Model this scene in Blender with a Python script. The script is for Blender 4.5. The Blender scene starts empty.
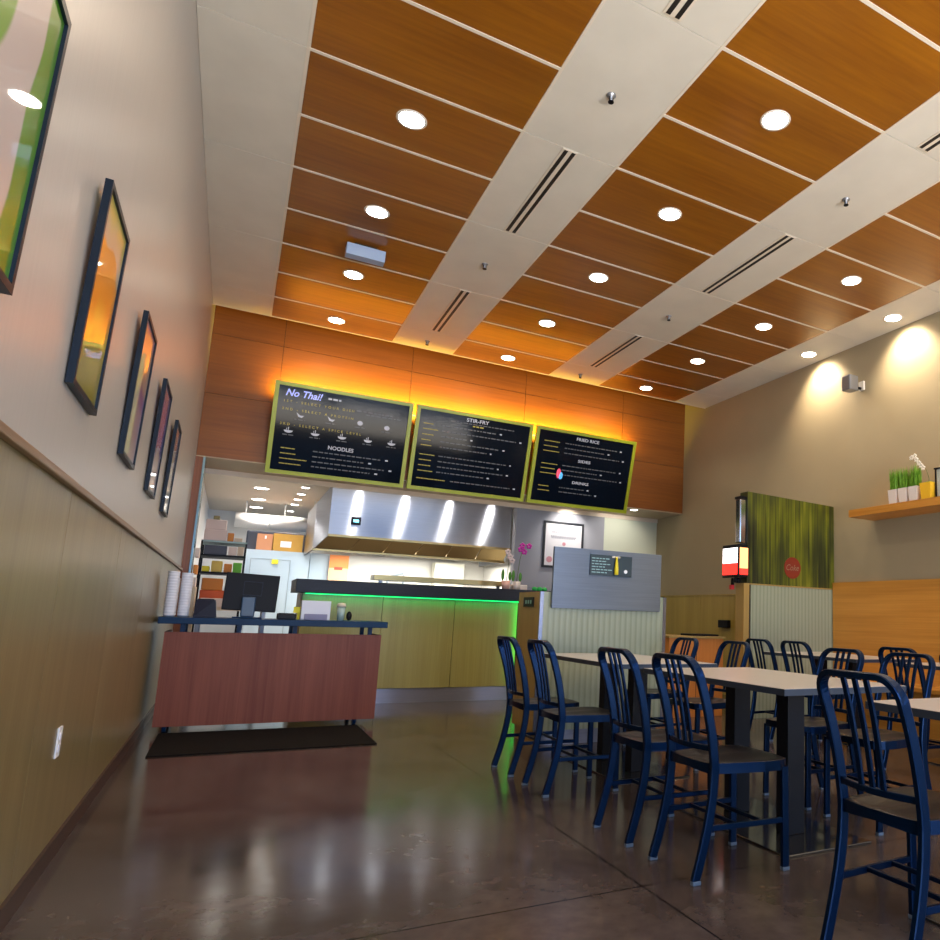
import bpy, bmesh, math, random
from mathutils import Vector, Matrix
random.seed(7)
PI = math.pi
scene = bpy.context.scene
COL = scene.collection

# ------------------------------------------------------------------ camera
cam_data = bpy.data.cameras.new('camera')
cam = bpy.data.objects.new('camera', cam_data)
COL.objects.link(cam)
R0 = ((0.8602351498, 0.4991192008, -0.1042857153),
      (-0.5089354803, 0.8530202268, -0.1155039812),
      (0.0313075697, 0.1524352851, 0.9878174527))
M = Matrix(((R0[0][0], R0[0][2], -R0[0][1], 0.5211),
            (R0[1][0], R0[1][2], -R0[1][1], 0.0),
            (R0[2][0], R0[2][2], -R0[2][1], 1.0355),
            (0, 0, 0, 1)))
cam.matrix_world = M
cam_data.sensor_width = 36.0
cam_data.sensor_fit = 'HORIZONTAL'
cam_data.lens = 712.23 / 940 * 36.0
cam_data.shift_x = -(654.144 - 470) / 940
cam_data.shift_y = (509.624 - 470) / 940
cam_data.clip_start = 0.05
scene.camera = cam

# ------------------------------------------------------------------ view, world, big lights
scene.view_settings.view_transform = 'Standard'
scene.view_settings.look = 'None'
scene.view_settings.gamma = 1.0
scene.view_settings.use_curve_mapping = False
scene.view_settings.exposure = 0.35
scene.cycles.use_denoising = True
scene.cycles.max_bounces = 8
scene.cycles.sample_clamp_indirect = 6.0

world = bpy.data.worlds.new('world'); scene.world = world
world.use_nodes = True
bg = world.node_tree.nodes['Background']
bg.inputs[0].default_value = (0.30, 0.55, 1.0, 1)
bg.inputs[1].default_value = 1.2

def area_light(name, loc, rot, sx, sy, power, color, spread=PI, parent=None):
    l = bpy.data.lights.new(name, 'AREA'); l.shape = 'RECTANGLE'; l.size = sx; l.size_y = sy
    l.energy = power; l.color = color; l.spread = spread
    o = bpy.data.objects.new(name, l); COL.objects.link(o)
    o.location = loc; o.rotation_euler = rot
    if parent: o.parent = parent
    return o
def spot_light(name, loc, rot, power, color, angle, blend=0.6, radius=0.05, parent=None):
    l = bpy.data.lights.new(name, 'SPOT'); l.energy = power; l.color = color
    l.spot_size = angle; l.spot_blend = blend; l.shadow_soft_size = radius
    o = bpy.data.objects.new(name, l); COL.objects.link(o)
    o.location = loc; o.rotation_euler = rot
    if parent: o.parent = parent
    return o

WARM = (1.0, 0.80, 0.58)
# daylight through the glazed shop front behind the camera, plus an added ceiling fill
area_light('shopfront_daylight', (3.6, -3.05, 1.9), (PI/2, 0, 0), 6.0, 3.0, 210, (0.26, 0.54, 1.0))
area_light('ceiling_fill', (3.5, -3.0, 0.5), (PI/2 + 0.95, 0, 0), 6.0, 1.2, 430, (1.0, 0.90, 0.76), spread=2.2)  # added uplight with no real source, brightens the ceiling
# light under the exhaust hood
area_light('cooking_line_light', (3.0, 12.3, 1.98), (0, 0, 0), 2.4, 0.5, 90, (1.0, 0.96, 0.86))

# ------------------------------------------------------------------ materials
MATS = {}
def _new(name):
    m = bpy.data.materials.new(name); m.use_nodes = True
    nt = m.node_tree; b = nt.nodes['Principled BSDF']
    MATS[name] = m
    return m, nt, b
def P(name, col, rough=0.5, metal=0.0, coat=0.0, emit=None, estr=0.0, spec=0.5, noise=0.0, nscale=(8, 8, 8), bump=0.0, trans=0.0, crough=0.05):
    m, nt, b = _new(name)
    b.inputs['Base Color'].default_value = (*col, 1)
    b.inputs['Roughness'].default_value = rough
    b.inputs['Metallic'].default_value = metal
    b.inputs['Coat Weight'].default_value = coat
    b.inputs['Coat Roughness'].default_value = crough
    b.inputs['Specular IOR Level'].default_value = spec
    b.inputs['Transmission Weight'].default_value = trans
    if emit:
        b.inputs['Emission Color'].default_value = (*emit, 1)
        b.inputs['Emission Strength'].default_value = estr
    if noise or bump:
        tc = nt.nodes.new('ShaderNodeTexCoord'); mp = nt.nodes.new('ShaderNodeMapping')
        mp.inputs['Scale'].default_value = nscale
        nz = nt.nodes.new('ShaderNodeTexNoise'); nz.inputs['Scale'].default_value = 1.0; nz.inputs['Detail'].default_value = 5
        nt.links.new(tc.outputs['Object'], mp.inputs['Vector']); nt.links.new(mp.outputs['Vector'], nz.inputs['Vector'])
        if noise:
            cr = nt.nodes.new('ShaderNodeValToRGB')
            cr.color_ramp.elements[0].position = 0.3; cr.color_ramp.elements[1].position = 0.7
            cr.color_ramp.elements[0].color = (*[c * (1 - noise) for c in col], 1)
            cr.color_ramp.elements[1].color = (*[min(1, c * (1 + noise)) for c in col], 1)
            nt.links.new(nz.outputs['Fac'], cr.inputs['Fac']); nt.links.new(cr.outputs['Color'], b.inputs['Base Color'])
        if bump:
            bp = nt.nodes.new('ShaderNodeBump'); bp.inputs['Strength'].default_value = bump; bp.inputs['Distance'].default_value = 0.01
            nt.links.new(nz.outputs['Fac'], bp.inputs['Height']); nt.links.new(bp.outputs['Normal'], b.inputs['Normal'])
    return m
def wood(name, c1, c2, axis='Y', rough=0.4, fine=60, long=1.5, coat=0.0, spec=0.5):
    """long grain along one axis"""
    m, nt, b = _new(name)
    tc = nt.nodes.new('ShaderNodeTexCoord')
    sc = {'X': (long, fine, fine), 'Y': (fine, long, fine), 'Z': (fine, fine, long)}[axis]
    mp = nt.nodes.new('ShaderNodeMapping'); mp.inputs['Scale'].default_value = sc
    nz = nt.nodes.new('ShaderNodeTexNoise'); nz.inputs['Scale'].default_value = 1; nz.inputs['Detail'].default_value = 6; nz.inputs['Roughness'].default_value = 0.6
    mp2 = nt.nodes.new('ShaderNodeMapping'); mp2.inputs['Scale'].default_value = [s * 0.12 + 0.3 for s in sc]
    nz2 = nt.nodes.new('ShaderNodeTexNoise'); nz2.inputs['Scale'].default_value = 1; nz2.inputs['Detail'].default_value = 3
    mx = nt.nodes.new('ShaderNodeMath'); mx.operation = 'ADD'
    hf = nt.nodes.new('ShaderNodeMath'); hf.operation = 'MULTIPLY'; hf.inputs[1].default_value = 0.5
    cr = nt.nodes.new('ShaderNodeValToRGB')
    cr.color_ramp.elements[0].position = 0.36; cr.color_ramp.elements[1].position = 0.64
    cr.color_ramp.elements[0].color = (*c1, 1); cr.color_ramp.elements[1].color = (*c2, 1)
    L = nt.links.new
    L(tc.outputs['Object'], mp.inputs['Vector']); L(mp.outputs['Vector'], nz.inputs['Vector'])
    L(tc.outputs['Object'], mp2.inputs['Vector']); L(mp2.outputs['Vector'], nz2.inputs['Vector'])
    L(nz.outputs['Fac'], mx.inputs[0]); L(nz2.outputs['Fac'], mx.inputs[1]); L(mx.outputs[0], hf.inputs[0])
    L(hf.outputs[0], cr.inputs['Fac']); L(cr.outputs['Color'], b.inputs['Base Color'])
    b.inputs['Roughness'].default_value = rough; b.inputs['Coat Weight'].default_value = coat; b.inputs['Coat Roughness'].default_value = 0.2
    b.inputs['Specular IOR Level'].default_value = spec
    return m
def emis(name, col, s):
    return P(name, col, 0.5, emit=col, estr=s)

white_panel = P('white_panel', (0.66, 0.62, 0.53), 0.6, noise=0.04, nscale=(3, 3, 3))
ceil_wood = wood('ceiling_wood', (0.20, 0.062, 0.0015), (0.31, 0.108, 0.003), 'X', 0.38, 26, 1.5, coat=0.35)
bar_white = P('bar_white', (0.72, 0.64, 0.52), 0.45)
dark_void = P('dark_void', (0.02, 0.012, 0.008), 0.9)
soffit_wood = wood('soffit_wood', (0.20, 0.058, 0.006), (0.30, 0.095, 0.010), 'X', 0.42, 40, 1.2)
pilaster_wood = wood('pilaster_wood', (0.20, 0.06, 0.018), (0.28, 0.09, 0.028), 'Z', 0.4)
groove_dark = P('groove_dark', (0.05, 0.02, 0.008), 0.8)
under_beige = P('soffit_underside_paint', (0.52, 0.42, 0.28), 0.7)
left_upper = P('left_upper_laminate', (0.47, 0.445, 0.41), 0.34, 0.12, noise=0.03, nscale=(1, 60, 2), bump=0.03)
left_lower = wood('left_lower_laminate', (0.172, 0.128, 0.050), (0.245, 0.190, 0.085), 'Z', 0.33, 70, 1.0)
rail_wood = wood('rail_wood', (0.20, 0.12, 0.07), (0.30, 0.19, 0.11), 'Y', 0.4)
base_brown = P('baseboard_rubber', (0.055, 0.030, 0.022), 0.45)
taupe = P('taupe_paint', (0.33, 0.275, 0.17), 0.75, noise=0.03, nscale=(2, 2, 2))
bench_wood = wood('bench_wood', (0.46, 0.19, 0.025), (0.62, 0.29, 0.05), 'Y', 0.4, 50, 1.0)
olive_panel = wood('olive_panel', (0.27, 0.225, 0.055), (0.36, 0.31, 0.09), 'Z', 0.4, 70, 1.0)
yellow_panel = wood('yellow_panel', (0.33, 0.24, 0.045), (0.43, 0.32, 0.07), 'Z', 0.4, 60, 1.0)
column_wood = wood('column_wood', (0.30, 0.19, 0.05), (0.40, 0.26, 0.075), 'Z', 0.4, 60, 1.0)
red_wood = wood('red_wood', (0.155, 0.038, 0.022), (0.23, 0.068, 0.040), 'Z', 0.45, 80, 1.5, spec=0.25)
orange_wood = wood('orange_wood', (0.42, 0.13, 0.015), (0.52, 0.18, 0.03), 'Z', 0.45, 40, 1.5)
slab_dark = P('slab_dark', (0.016, 0.020, 0.032), 0.45, spec=0.25, noise=0.15, nscale=(60, 60, 60))
slab_navy = P('slab_navy', (0.003, 0.028, 0.085), 0.4, spec=0.15)
lime = P('lime_frame', (0.36, 0.42, 0.012), 0.4)
board_black = P('board_black', (0.004, 0.007, 0.014), 0.08, spec=0.06)
txt_white = emis('menu_white_glow_print', (0.45, 0.46, 0.52), 0.22)  # menu print colours with a faint glow added, though no lamp
txt_yellow = emis('menu_yellow_glow_print', (0.42, 0.34, 0.05), 0.12)
txt_grey = emis('menu_grey_glow_print', (0.12, 0.125, 0.14), 0.03)
txt_blue = emis('menu_blue_glow_print', (0.40, 0.45, 1.0), 0.35)
txt_red = emis('menu_red_glow_print', (0.9, 0.08, 0.15), 0.5)
txt_cyan = emis('menu_cyan_glow_print', (0.1, 0.5, 0.95), 0.5)
navy = P('navy_chair_enamel', (0.0008, 0.014, 0.050), 0.32, 0.6, spec=0.2)
seat_sheen = P('seat_sheen_enamel', (0.020, 0.018, 0.020), 0.36, 0.3)  # seat tops greyed to imitate warm lamp sheen on the navy enamel
glide = P('grey_glide', (0.10, 0.15, 0.22), 0.4)
tab_white = P('table_laminate', (0.52, 0.49, 0.46), 0.28)
tab_edge = P('table_edge', (0.02, 0.03, 0.05), 0.4)
post_black = P('post_black', (0.003, 0.004, 0.008), 0.6, spec=0.25)
plate_steel = P('plate_steel', (0.16, 0.16, 0.17), 0.12, 0.9)
black_pl = P('black_plastic', (0.004, 0.004, 0.006), 0.45, spec=0.2)
dark_pl = P('dark_plastic', (0.012, 0.016, 0.035), 0.45, spec=0.25)
mat_rubber = P('mat_rubber', (0.006, 0.005, 0.005), 0.95, spec=0.15, noise=0.3, nscale=(60, 60, 60))
paper = P('white_paper', (0.80, 0.80, 0.82), 0.5)
cup_white = P('cup_white', (0.72, 0.74, 0.82), 0.4)
kit_white = P('kitchen_white', (0.78, 0.76, 0.72), 0.45)
kit_ceil = P('kitchen_ceiling_cream', (0.74, 0.62, 0.48), 0.5)
kit_panel = P('kitchen_panel', (0.46, 0.56, 0.64), 0.35)
line_grey = P('line_grey', (0.25, 0.30, 0.34), 0.5)
tile_white = P('tile_white', (0.80, 0.78, 0.72), 0.3)
brass = P('filter_metal', (0.36, 0.25, 0.10), 0.3, 0.9)
cardboard = P('cardboard', (0.50, 0.27, 0.05), 0.8, noise=0.08)
cardboard_r = P('cardboard_red', (0.50, 0.22, 0.11), 0.8)
grey_wall = P('grey_wall_paint', (0.30, 0.30, 0.33), 0.7)
green_white = P('pale_green_wall_paint', (0.62, 0.64, 0.50), 0.7)
frame_black = P('frame_black', (0.012, 0.014, 0.020), 0.35)
frame_blue = P('picture_frame_paint', (0.004, 0.010, 0.020), 0.4, spec=0.25)
lens_glow = emis('lamp_lens', (1.0, 0.90, 0.74), 26)
kit_glow = emis('kitchen_lamp_lens', (1.0, 0.97, 0.92), 14)
trim_white = P('lamp_trim', (0.75, 0.70, 0.62), 0.4)
slot_black = P('slot_black', (0.01, 0.008, 0.006), 0.6)
green_led = emis('green_led', (0.02, 0.8, 0.14), 0.30)
amber_led = emis('amber_led', (1.0, 0.72, 0.12), 3.0)
leaf = P('leaf_green', (0.05, 0.22, 0.015), 0.5)
grass = P('grass_green', (0.16, 0.36, 0.02), 0.6, noise=0.3, nscale=(30, 30, 30))
magenta = P('petal_magenta', (0.55, 0.02, 0.38), 0.5)
petal_white = P('petal_white', (0.80, 0.76, 0.66), 0.5)
petal_pink = P('petal_pale', (0.72, 0.60, 0.60), 0.5)
stem = P('stem_green', (0.09, 0.12, 0.03), 0.6)
pot_pink = P('pot_pink', (0.70, 0.45, 0.40), 0.5)
pot_white = P('pot_white', (0.72, 0.66, 0.62), 0.4)
pot_yellow = P('pot_yellow', (0.80, 0.47, 0.02), 0.45)
glass_blue = P('glass_edge', (0.28, 0.45, 0.52), 0.12, 0.3)
yellow_note = P('yellow_note', (0.85, 0.75, 0.03), 0.6)
red_pl = P('red_plastic', (0.55, 0.02, 0.03), 0.4)
orange_pr = P('orange_print', (0.80, 0.25, 0.06), 0.6)
peach_pr = P('peach_print', (0.85, 0.50, 0.28), 0.6)
red_pr = P('red_print', (0.80, 0.06, 0.03), 0.6)
chrome = P('chrome', (0.6, 0.6, 0.62), 0.15, 1.0)
grey_met = P('grey_metal', (0.30, 0.31, 0.34), 0.35, 0.7)
beige_item = P('beige_packaging', (0.66, 0.52, 0.38), 0.7)
pink_item = P('pale_packaging', (0.74, 0.60, 0.54), 0.7)
olive_item = P('olive_lid', (0.25, 0.22, 0.10), 0.7)
orange_item = P('orange_packaging', (0.62, 0.22, 0.03), 0.6)
red_item = P('red_packaging', (0.70, 0.12, 0.03), 0.6)
green_item = P('green_packaging', (0.14, 0.50, 0.04), 0.6)
clear_glass = P('clear_glass', (0.97, 0.98, 1.0), 0.0, trans=1.0)
slate = P('slate_tray', (0.05, 0.06, 0.09), 0.5)
teal = P('teal_glass', (0.10, 0.42, 0.40), 0.3)

def brushed(name, col, rough, tangent, aniso=0.9, streak=(3, 3, 120), var=0.06):
    m, nt, b = _new(name)
    b.inputs['Metallic'].default_value = 1.0; b.inputs['Roughness'].default_value = rough
    b.inputs['Anisotropic'].default_value = aniso
    tv = nt.nodes.new('ShaderNodeCombineXYZ')
    for k_ in range(3): tv.inputs[k_].default_value = tangent[k_]
    nt.links.new(tv.outputs[0], b.inputs['Tangent'])
    tc = nt.nodes.new('ShaderNodeTexCoord'); mp = nt.nodes.new('ShaderNodeMapping'); mp.inputs['Scale'].default_value = streak
    nz = nt.nodes.new('ShaderNodeTexNoise'); nz.inputs['Scale'].default_value = 1; nz.inputs['Detail'].default_value = 4
    nt.links.new(tc.outputs['Object'], mp.inputs['Vector']); nt.links.new(mp.outputs['Vector'], nz.inputs['Vector'])
    cr = nt.nodes.new('ShaderNodeValToRGB'); cr.color_ramp.elements[0].position = 0.3; cr.color_ramp.elements[1].position = 0.7
    cr.color_ramp.elements[0].color = (*[c * (1 - var) for c in col], 1); cr.color_ramp.elements[1].color = (*[c * (1 + var) for c in col], 1)
    nt.links.new(nz.outputs['Fac'], cr.inputs['Fac']); nt.links.new(cr.outputs['Color'], b.inputs['Base Color'])
    return m
steel_v = brushed('brushed_steel', (0.30, 0.37, 0.49), 0.60, (0, 0, 1), 1.0)
hood_steel = brushed('hood_steel', (0.42, 0.44, 0.50), 0.36, (0, 0, 1), 1.0)
kick_steel = brushed('kick_steel', (0.24, 0.25, 0.32), 0.35, (0, 0, 1))

def beadboard():
    m, nt, b = _new('beadboard')
    tc = nt.nodes.new('ShaderNodeTexCoord'); sx = nt.nodes.new('ShaderNodeSeparateXYZ')
    mu = nt.nodes.new('ShaderNodeMath'); mu.operation = 'MULTIPLY'; mu.inputs[1].default_value = 2 * PI / 0.052
    sn = nt.nodes.new('ShaderNodeMath'); sn.operation = 'SINE'
    cr = nt.nodes.new('ShaderNodeValToRGB')
    cr.color_ramp.elements[0].position = 0.0; cr.color_ramp.elements[0].color = (0.24, 0.265, 0.17, 1)
    cr.color_ramp.elements[1].position = 0.55; cr.color_ramp.elements[1].color = (0.31, 0.34, 0.235, 1)
    mr = nt.nodes.new('ShaderNodeMapRange'); mr.inputs[1].default_value = -1
    bp = nt.nodes.new('ShaderNodeBump'); bp.inputs['Strength'].default_value = 0.2; bp.inputs['Distance'].default_value = 0.004
    L = nt.links.new
    L(tc.outputs['Object'], sx.inputs[0]); L(sx.outputs['X'], mu.inputs[0]); L(mu.outputs[0], sn.inputs[0])
    L(sn.outputs[0], mr.inputs[0]); L(mr.outputs[0], cr.inputs['Fac']); L(cr.outputs['Color'], b.inputs['Base Color'])
    L(mr.outputs[0], bp.inputs['Height']); L(bp.outputs['Normal'], b.inputs['Normal'])
    b.inputs['Roughness'].default_value = 0.4
    return m
bead = beadboard()

def floor_material():
    m, nt, b = _new('polished_concrete')
    L = nt.links.new
    tc = nt.nodes.new('ShaderNodeTexCoord')
    n1 = nt.nodes.new('ShaderNodeTexNoise'); n1.inputs['Scale'].default_value = 0.9; n1.inputs['Detail'].default_value = 8; n1.inputs['Roughness'].default_value = 0.65
    n1.inputs['Distortion'].default_value = 0.6
    n2 = nt.nodes.new('ShaderNodeTexNoise'); n2.inputs['Scale'].default_value = 14; n2.inputs['Detail'].default_value = 6
    L(tc.outputs['Object'], n1.inputs['Vector']); L(tc.outputs['Object'], n2.inputs['Vector'])
    cr = nt.nodes.new('ShaderNodeValToRGB')
    cr.color_ramp.elements[0].position = 0.30; cr.color_ramp.elements[0].color = (0.032, 0.022, 0.019, 1)
    cr.color_ramp.elements[1].position = 0.66; cr.color_ramp.elements[1].color = (0.098, 0.076, 0.068, 1)
    L(n1.outputs['Fac'], cr.inputs['Fac'])
    mr2 = nt.nodes.new('ShaderNodeMapRange'); mr2.inputs[1].default_value = 0.3; mr2.inputs[2].default_value = 0.7
    mr2.inputs[3].default_value = 0.82; mr2.inputs[4].default_value = 1.15
    L(n2.outputs['Fac'], mr2.inputs[0])
    mul = nt.nodes.new('ShaderNodeVectorMath'); mul.operation = 'SCALE'
    L(cr.outputs['Color'], mul.inputs[0]); L(mr2.outputs[0], mul.inputs['Scale'])
    # saw-cut joints
    sx = nt.nodes.new('ShaderNodeSeparateXYZ'); L(tc.outputs['Object'], sx.inputs[0])
    def joint(out, off, period):
        a = nt.nodes.new('ShaderNodeMath'); a.operation = 'SUBTRACT'; a.inputs[1].default_value = off; L(out, a.inputs[0])
        p = nt.nodes.new('ShaderNodeMath'); p.operation = 'PINGPONG'; p.inputs[1].default_value = period / 2; L(a.outputs[0], p.inputs[0])
        c = nt.nodes.new('ShaderNodeMath'); c.operation = 'LESS_THAN'; c.inputs[1].default_value = 0.0045; L(p.outputs[0], c.inputs[0])
        return c.outputs[0]
    j = nt.nodes.new('ShaderNodeMath'); j.operation = 'MAXIMUM'
    L(joint(sx.outputs['X'], 2.03, 3.6), j.inputs[0]); L(joint(sx.outputs['Y'], 2.58, 3.7), j.inputs[1])
    mix = nt.nodes.new('ShaderNodeMixRGB'); mix.inputs[2].default_value = (0.012, 0.009, 0.007, 1)
    L(j.outputs[0], mix.inputs[0]); L(mul.outputs[0], mix.inputs[1]); L(mix.outputs[0], b.inputs['Base Color'])
    rr = nt.nodes.new('ShaderNodeMapRange'); rr.inputs[1].default_value = 0.3; rr.inputs[2].default_value = 0.7
    rr.inputs[3].default_value = 0.10; rr.inputs[4].default_value = 0.22; b.inputs['Specular IOR Level'].default_value = 0.32
    L(n1.outputs['Fac'], rr.inputs[0]); L(rr.outputs[0], b.inputs['Roughness'])
    bp = nt.nodes.new('ShaderNodeBump'); bp.inputs['Strength'].default_value = 0.035; bp.inputs['Distance'].default_value = 0.01
    n3 = nt.nodes.new('ShaderNodeTexNoise'); n3.inputs['Scale'].default_value = 6; L(tc.outputs['Object'], n3.inputs['Vector'])
    L(n3.outputs['Fac'], bp.inputs['Height']); L(bp.outputs['Normal'], b.inputs['Normal'])
    return m
concrete = floor_material()

def bamboo_material():
    m, nt, b = _new('bamboo_print')
    L = nt.links.new
    tc = nt.nodes.new('ShaderNodeTexCoord')
    mp = nt.nodes.new('ShaderNodeMapping'); mp.inputs['Scale'].default_value = (34, 1, 0.9)
    nz = nt.nodes.new('ShaderNodeTexNoise'); nz.inputs['Scale'].default_value = 1; nz.inputs['Detail'].default_value = 5
    mp2 = nt.nodes.new('ShaderNodeMapping'); mp2.inputs['Scale'].default_value = (3.5, 1, 1.2)
    nz2 = nt.nodes.new('ShaderNodeTexNoise'); nz2.inputs['Scale'].default_value = 1; nz2.inputs['Detail'].default_value = 2
    L(tc.outputs['Object'], mp.inputs[0]); L(mp.outputs[0], nz.inputs['Vector'])
    L(tc.outputs['Object'], mp2.inputs[0]); L(mp2.outputs[0], nz2.inputs['Vector'])
    ad = nt.nodes.new('ShaderNodeMath'); ad.operation = 'ADD'; L(nz.outputs['Fac'], ad.inputs[0]); L(nz2.outputs['Fac'], ad.inputs[1])
    hf = nt.nodes.new('ShaderNodeMath'); hf.operation = 'MULTIPLY'; hf.inputs[1].default_value = 0.5; L(ad.outputs[0], hf.inputs[0])
    cr = nt.nodes.new('ShaderNodeValToRGB'); e = cr.color_ramp.elements
    e[0].position = 0.36; e[0].color = (0.012, 0.014, 0.006, 1)
    e[1].position = 0.66; e[1].color = (0.20, 0.20, 0.018, 1)
    x = e.new(0.47); x.color = (0.045, 0.052, 0.010, 1)
    x = e.new(0.56); x.color = (0.105, 0.115, 0.008, 1)
    L(hf.outputs[0], cr.inputs['Fac']); L(cr.outputs['Color'], b.inputs['Base Color'])
    b.inputs['Roughness'].default_value = 0.3
    return m
bamboo = bamboo_material()

def art_material(name, kind):
    """printed poster behind glass; v = height (z), u = along the wall (y), both 0..1 from Generated"""
    m, nt, b = _new(name)
    L = nt.links.new
    tc = nt.nodes.new('ShaderNodeTexCoord'); sx = nt.nodes.new('ShaderNodeSeparateXYZ'); L(tc.outputs['Generated'], sx.inputs[0])
    cr = nt.nodes.new('ShaderNodeValToRGB'); cr.color_ramp.interpolation = 'EASE'
    nz = nt.nodes.new('ShaderNodeTexNoise'); nz.inputs['Scale'].default_value = 2.2; nz.inputs['Detail'].default_value = 1
    L(tc.outputs['Generated'], nz.inputs['Vector'])
    ad = nt.nodes.new('ShaderNodeMath'); ad.operation = 'MULTIPLY_ADD'; ad.inputs[1].default_value = 0.35
    L(nz.outputs['Fac'], ad.inputs[0])
    L(sx.outputs['Y'] if kind == 'green' else sx.outputs['Z'], ad.inputs[2])
    e = cr.color_ramp.elements
    pal = {'green': [(0.0, (0.10, 0.30, 0.01)), (0.30, (0.10, 0.30, 0.01)), (0.33, (0.55, 0.48, 0.45)), (0.72, (0.55, 0.48, 0.45)), (0.76, (0.07, 0.26, 0.005)), (1.0, (0.07, 0.24, 0.005))],
           'yellow': [(0.0, (0.30, 0.26, 0.02)), (0.28, (0.42, 0.36, 0.03)), (0.36, (0.80, 0.60, 0.04)), (0.55, (0.85, 0.33, 0.01)), (0.72, (0.80, 0.35, 0.02)), (0.76, (0.55, 0.50, 0.40)), (1.0, (0.65, 0.58, 0.12))],
           'lilac': [(0.0, (0.55, 0.45, 0.48)), (0.35, (0.50, 0.35, 0.45)), (0.5, (0.30, 0.12, 0.35)), (0.6, (0.60, 0.40, 0.30)), (0.9, (0.65, 0.42, 0.22)), (1.0, (0.5, 0.25, 0.35))],
           'purple': [(0.0, (0.55, 0.50, 0.50)), (0.3, (0.50, 0.42, 0.48)), (0.5, (0.16, 0.06, 0.40)), (0.7, (0.30, 0.10, 0.35)), (1.0, (0.35, 0.18, 0.30))],
           'grey': [(0.0, (0.55, 0.55, 0.52)), (0.4, (0.45, 0.45, 0.45)), (0.7, (0.30, 0.22, 0.30)), (1.0, (0.35, 0.20, 0.22))]}[kind]
    e[0].position = pal[0][0]; e[0].color = (*pal[0][1], 1)
    e[1].position = pal[-1][0]; e[1].color = (*pal[-1][1], 1)
    for p, c in pal[1:-1]:
        x = e.new(p); x.color = (*c, 1)
    sb = nt.nodes.new('ShaderNodeMath'); sb.operation = 'SUBTRACT'; sb.inputs[1].default_value = 0.175
    L(ad.outputs[0], sb.inputs[0]); L(sb.outputs[0], cr.inputs['Fac']); L(cr.outputs['Color'], b.inputs['Base Color'])
    b.inputs['Roughness'].default_value = 0.35; b.inputs['Coat Weight'].default_value = 1.0; b.inputs['Coat Roughness'].default_value = 0.02
    return m

# ------------------------------------------------------------------ mesh helpers
def BM(): return bmesh.new()
def box(bm, x0, y0, z0, x1, y1, z1, mi=0, bev=0.0):
    if x0 > x1: x0, x1 = x1, x0
    if y0 > y1: y0, y1 = y1, y0
    if z0 > z1: z0, z1 = z1, z0
    r = bmesh.ops.create_cube(bm, size=1.0)
    vs = r['verts']
    for v in vs:
        v.co = Vector(((x0 + x1) / 2 + v.co.x * (x1 - x0), (y0 + y1) / 2 + v.co.y * (y1 - y0), (z0 + z1) / 2 + v.co.z * (z1 - z0)))
    fs = set(f for v in vs for f in v.link_faces)
    for f in fs: f.material_index = mi
    if bev:
        es = list(set(e for v in vs for e in v.link_edges))
        r2 = bmesh.ops.bevel(bm, geom=es, offset=bev, segments=2, affect='EDGES', profile=0.5)
        for f in r2['faces']: f.material_index = mi
def quadbox(bm, pts, mi=0):
    """8 points: bottom 4 ccw, top 4 ccw"""
    v = [bm.verts.new(p) for p in pts]
    for idx in ((3, 2, 1, 0), (4, 5, 6, 7), (0, 1, 5, 4), (1, 2, 6, 5), (2, 3, 7, 6), (3, 0, 4, 7)):
        f = bm.faces.new([v[i] for i in idx]); f.material_index = mi
def cyl(bm, c0, c1, r0, r1=None, seg=16, mi=0, caps=True):
    r1 = r0 if r1 is None else r1
    c0 = Vector(c0); c1 = Vector(c1); t = (c1 - c0).normalized()
    a = t.orthogonal().normalized(); b = t.cross(a)
    A = []; B = []
    for i in range(seg):
        an = 2 * PI * i / seg; d = a * math.cos(an) + b * math.sin(an)
        A.append(bm.verts.new(c0 + d * r0)); B.append(bm.verts.new(c1 + d * r1))
    for i in range(seg):
        f = bm.faces.new((A[i], A[(i + 1) % seg], B[(i + 1) % seg], B[i])); f.material_index = mi; f.smooth = True
    if caps:
        f = bm.faces.new(A[::-1]); f.material_index = mi
        f = bm.faces.new(B); f.material_index = mi
def lathe(bm, prof, c=(0, 0, 0), seg=20, mi=0, axis='Z'):
    rings = []
    for r, z in prof:
        ring = []
        for i in range(seg):
            a = 2 * PI * i / seg
            if axis == 'Z': p = (c[0] + r * math.cos(a), c[1] + r * math.sin(a), c[2] + z)
            else: p = (c[0] + r * math.cos(a), c[1] + z, c[2] + r * math.sin(a))
            ring.append(bm.verts.new(p))
        rings.append(ring)
    for k in range(len(rings) - 1):
        for i in range(seg):
            f = bm.faces.new((rings[k][i], rings[k][(i + 1) % seg], rings[k + 1][(i + 1) % seg], rings[k + 1][i]))
            f.material_index = mi; f.smooth = True
    for ring in (rings[0], rings[-1]):
        try:
            f = bm.faces.new(ring); f.material_index = mi
        except ValueError: pass
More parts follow.
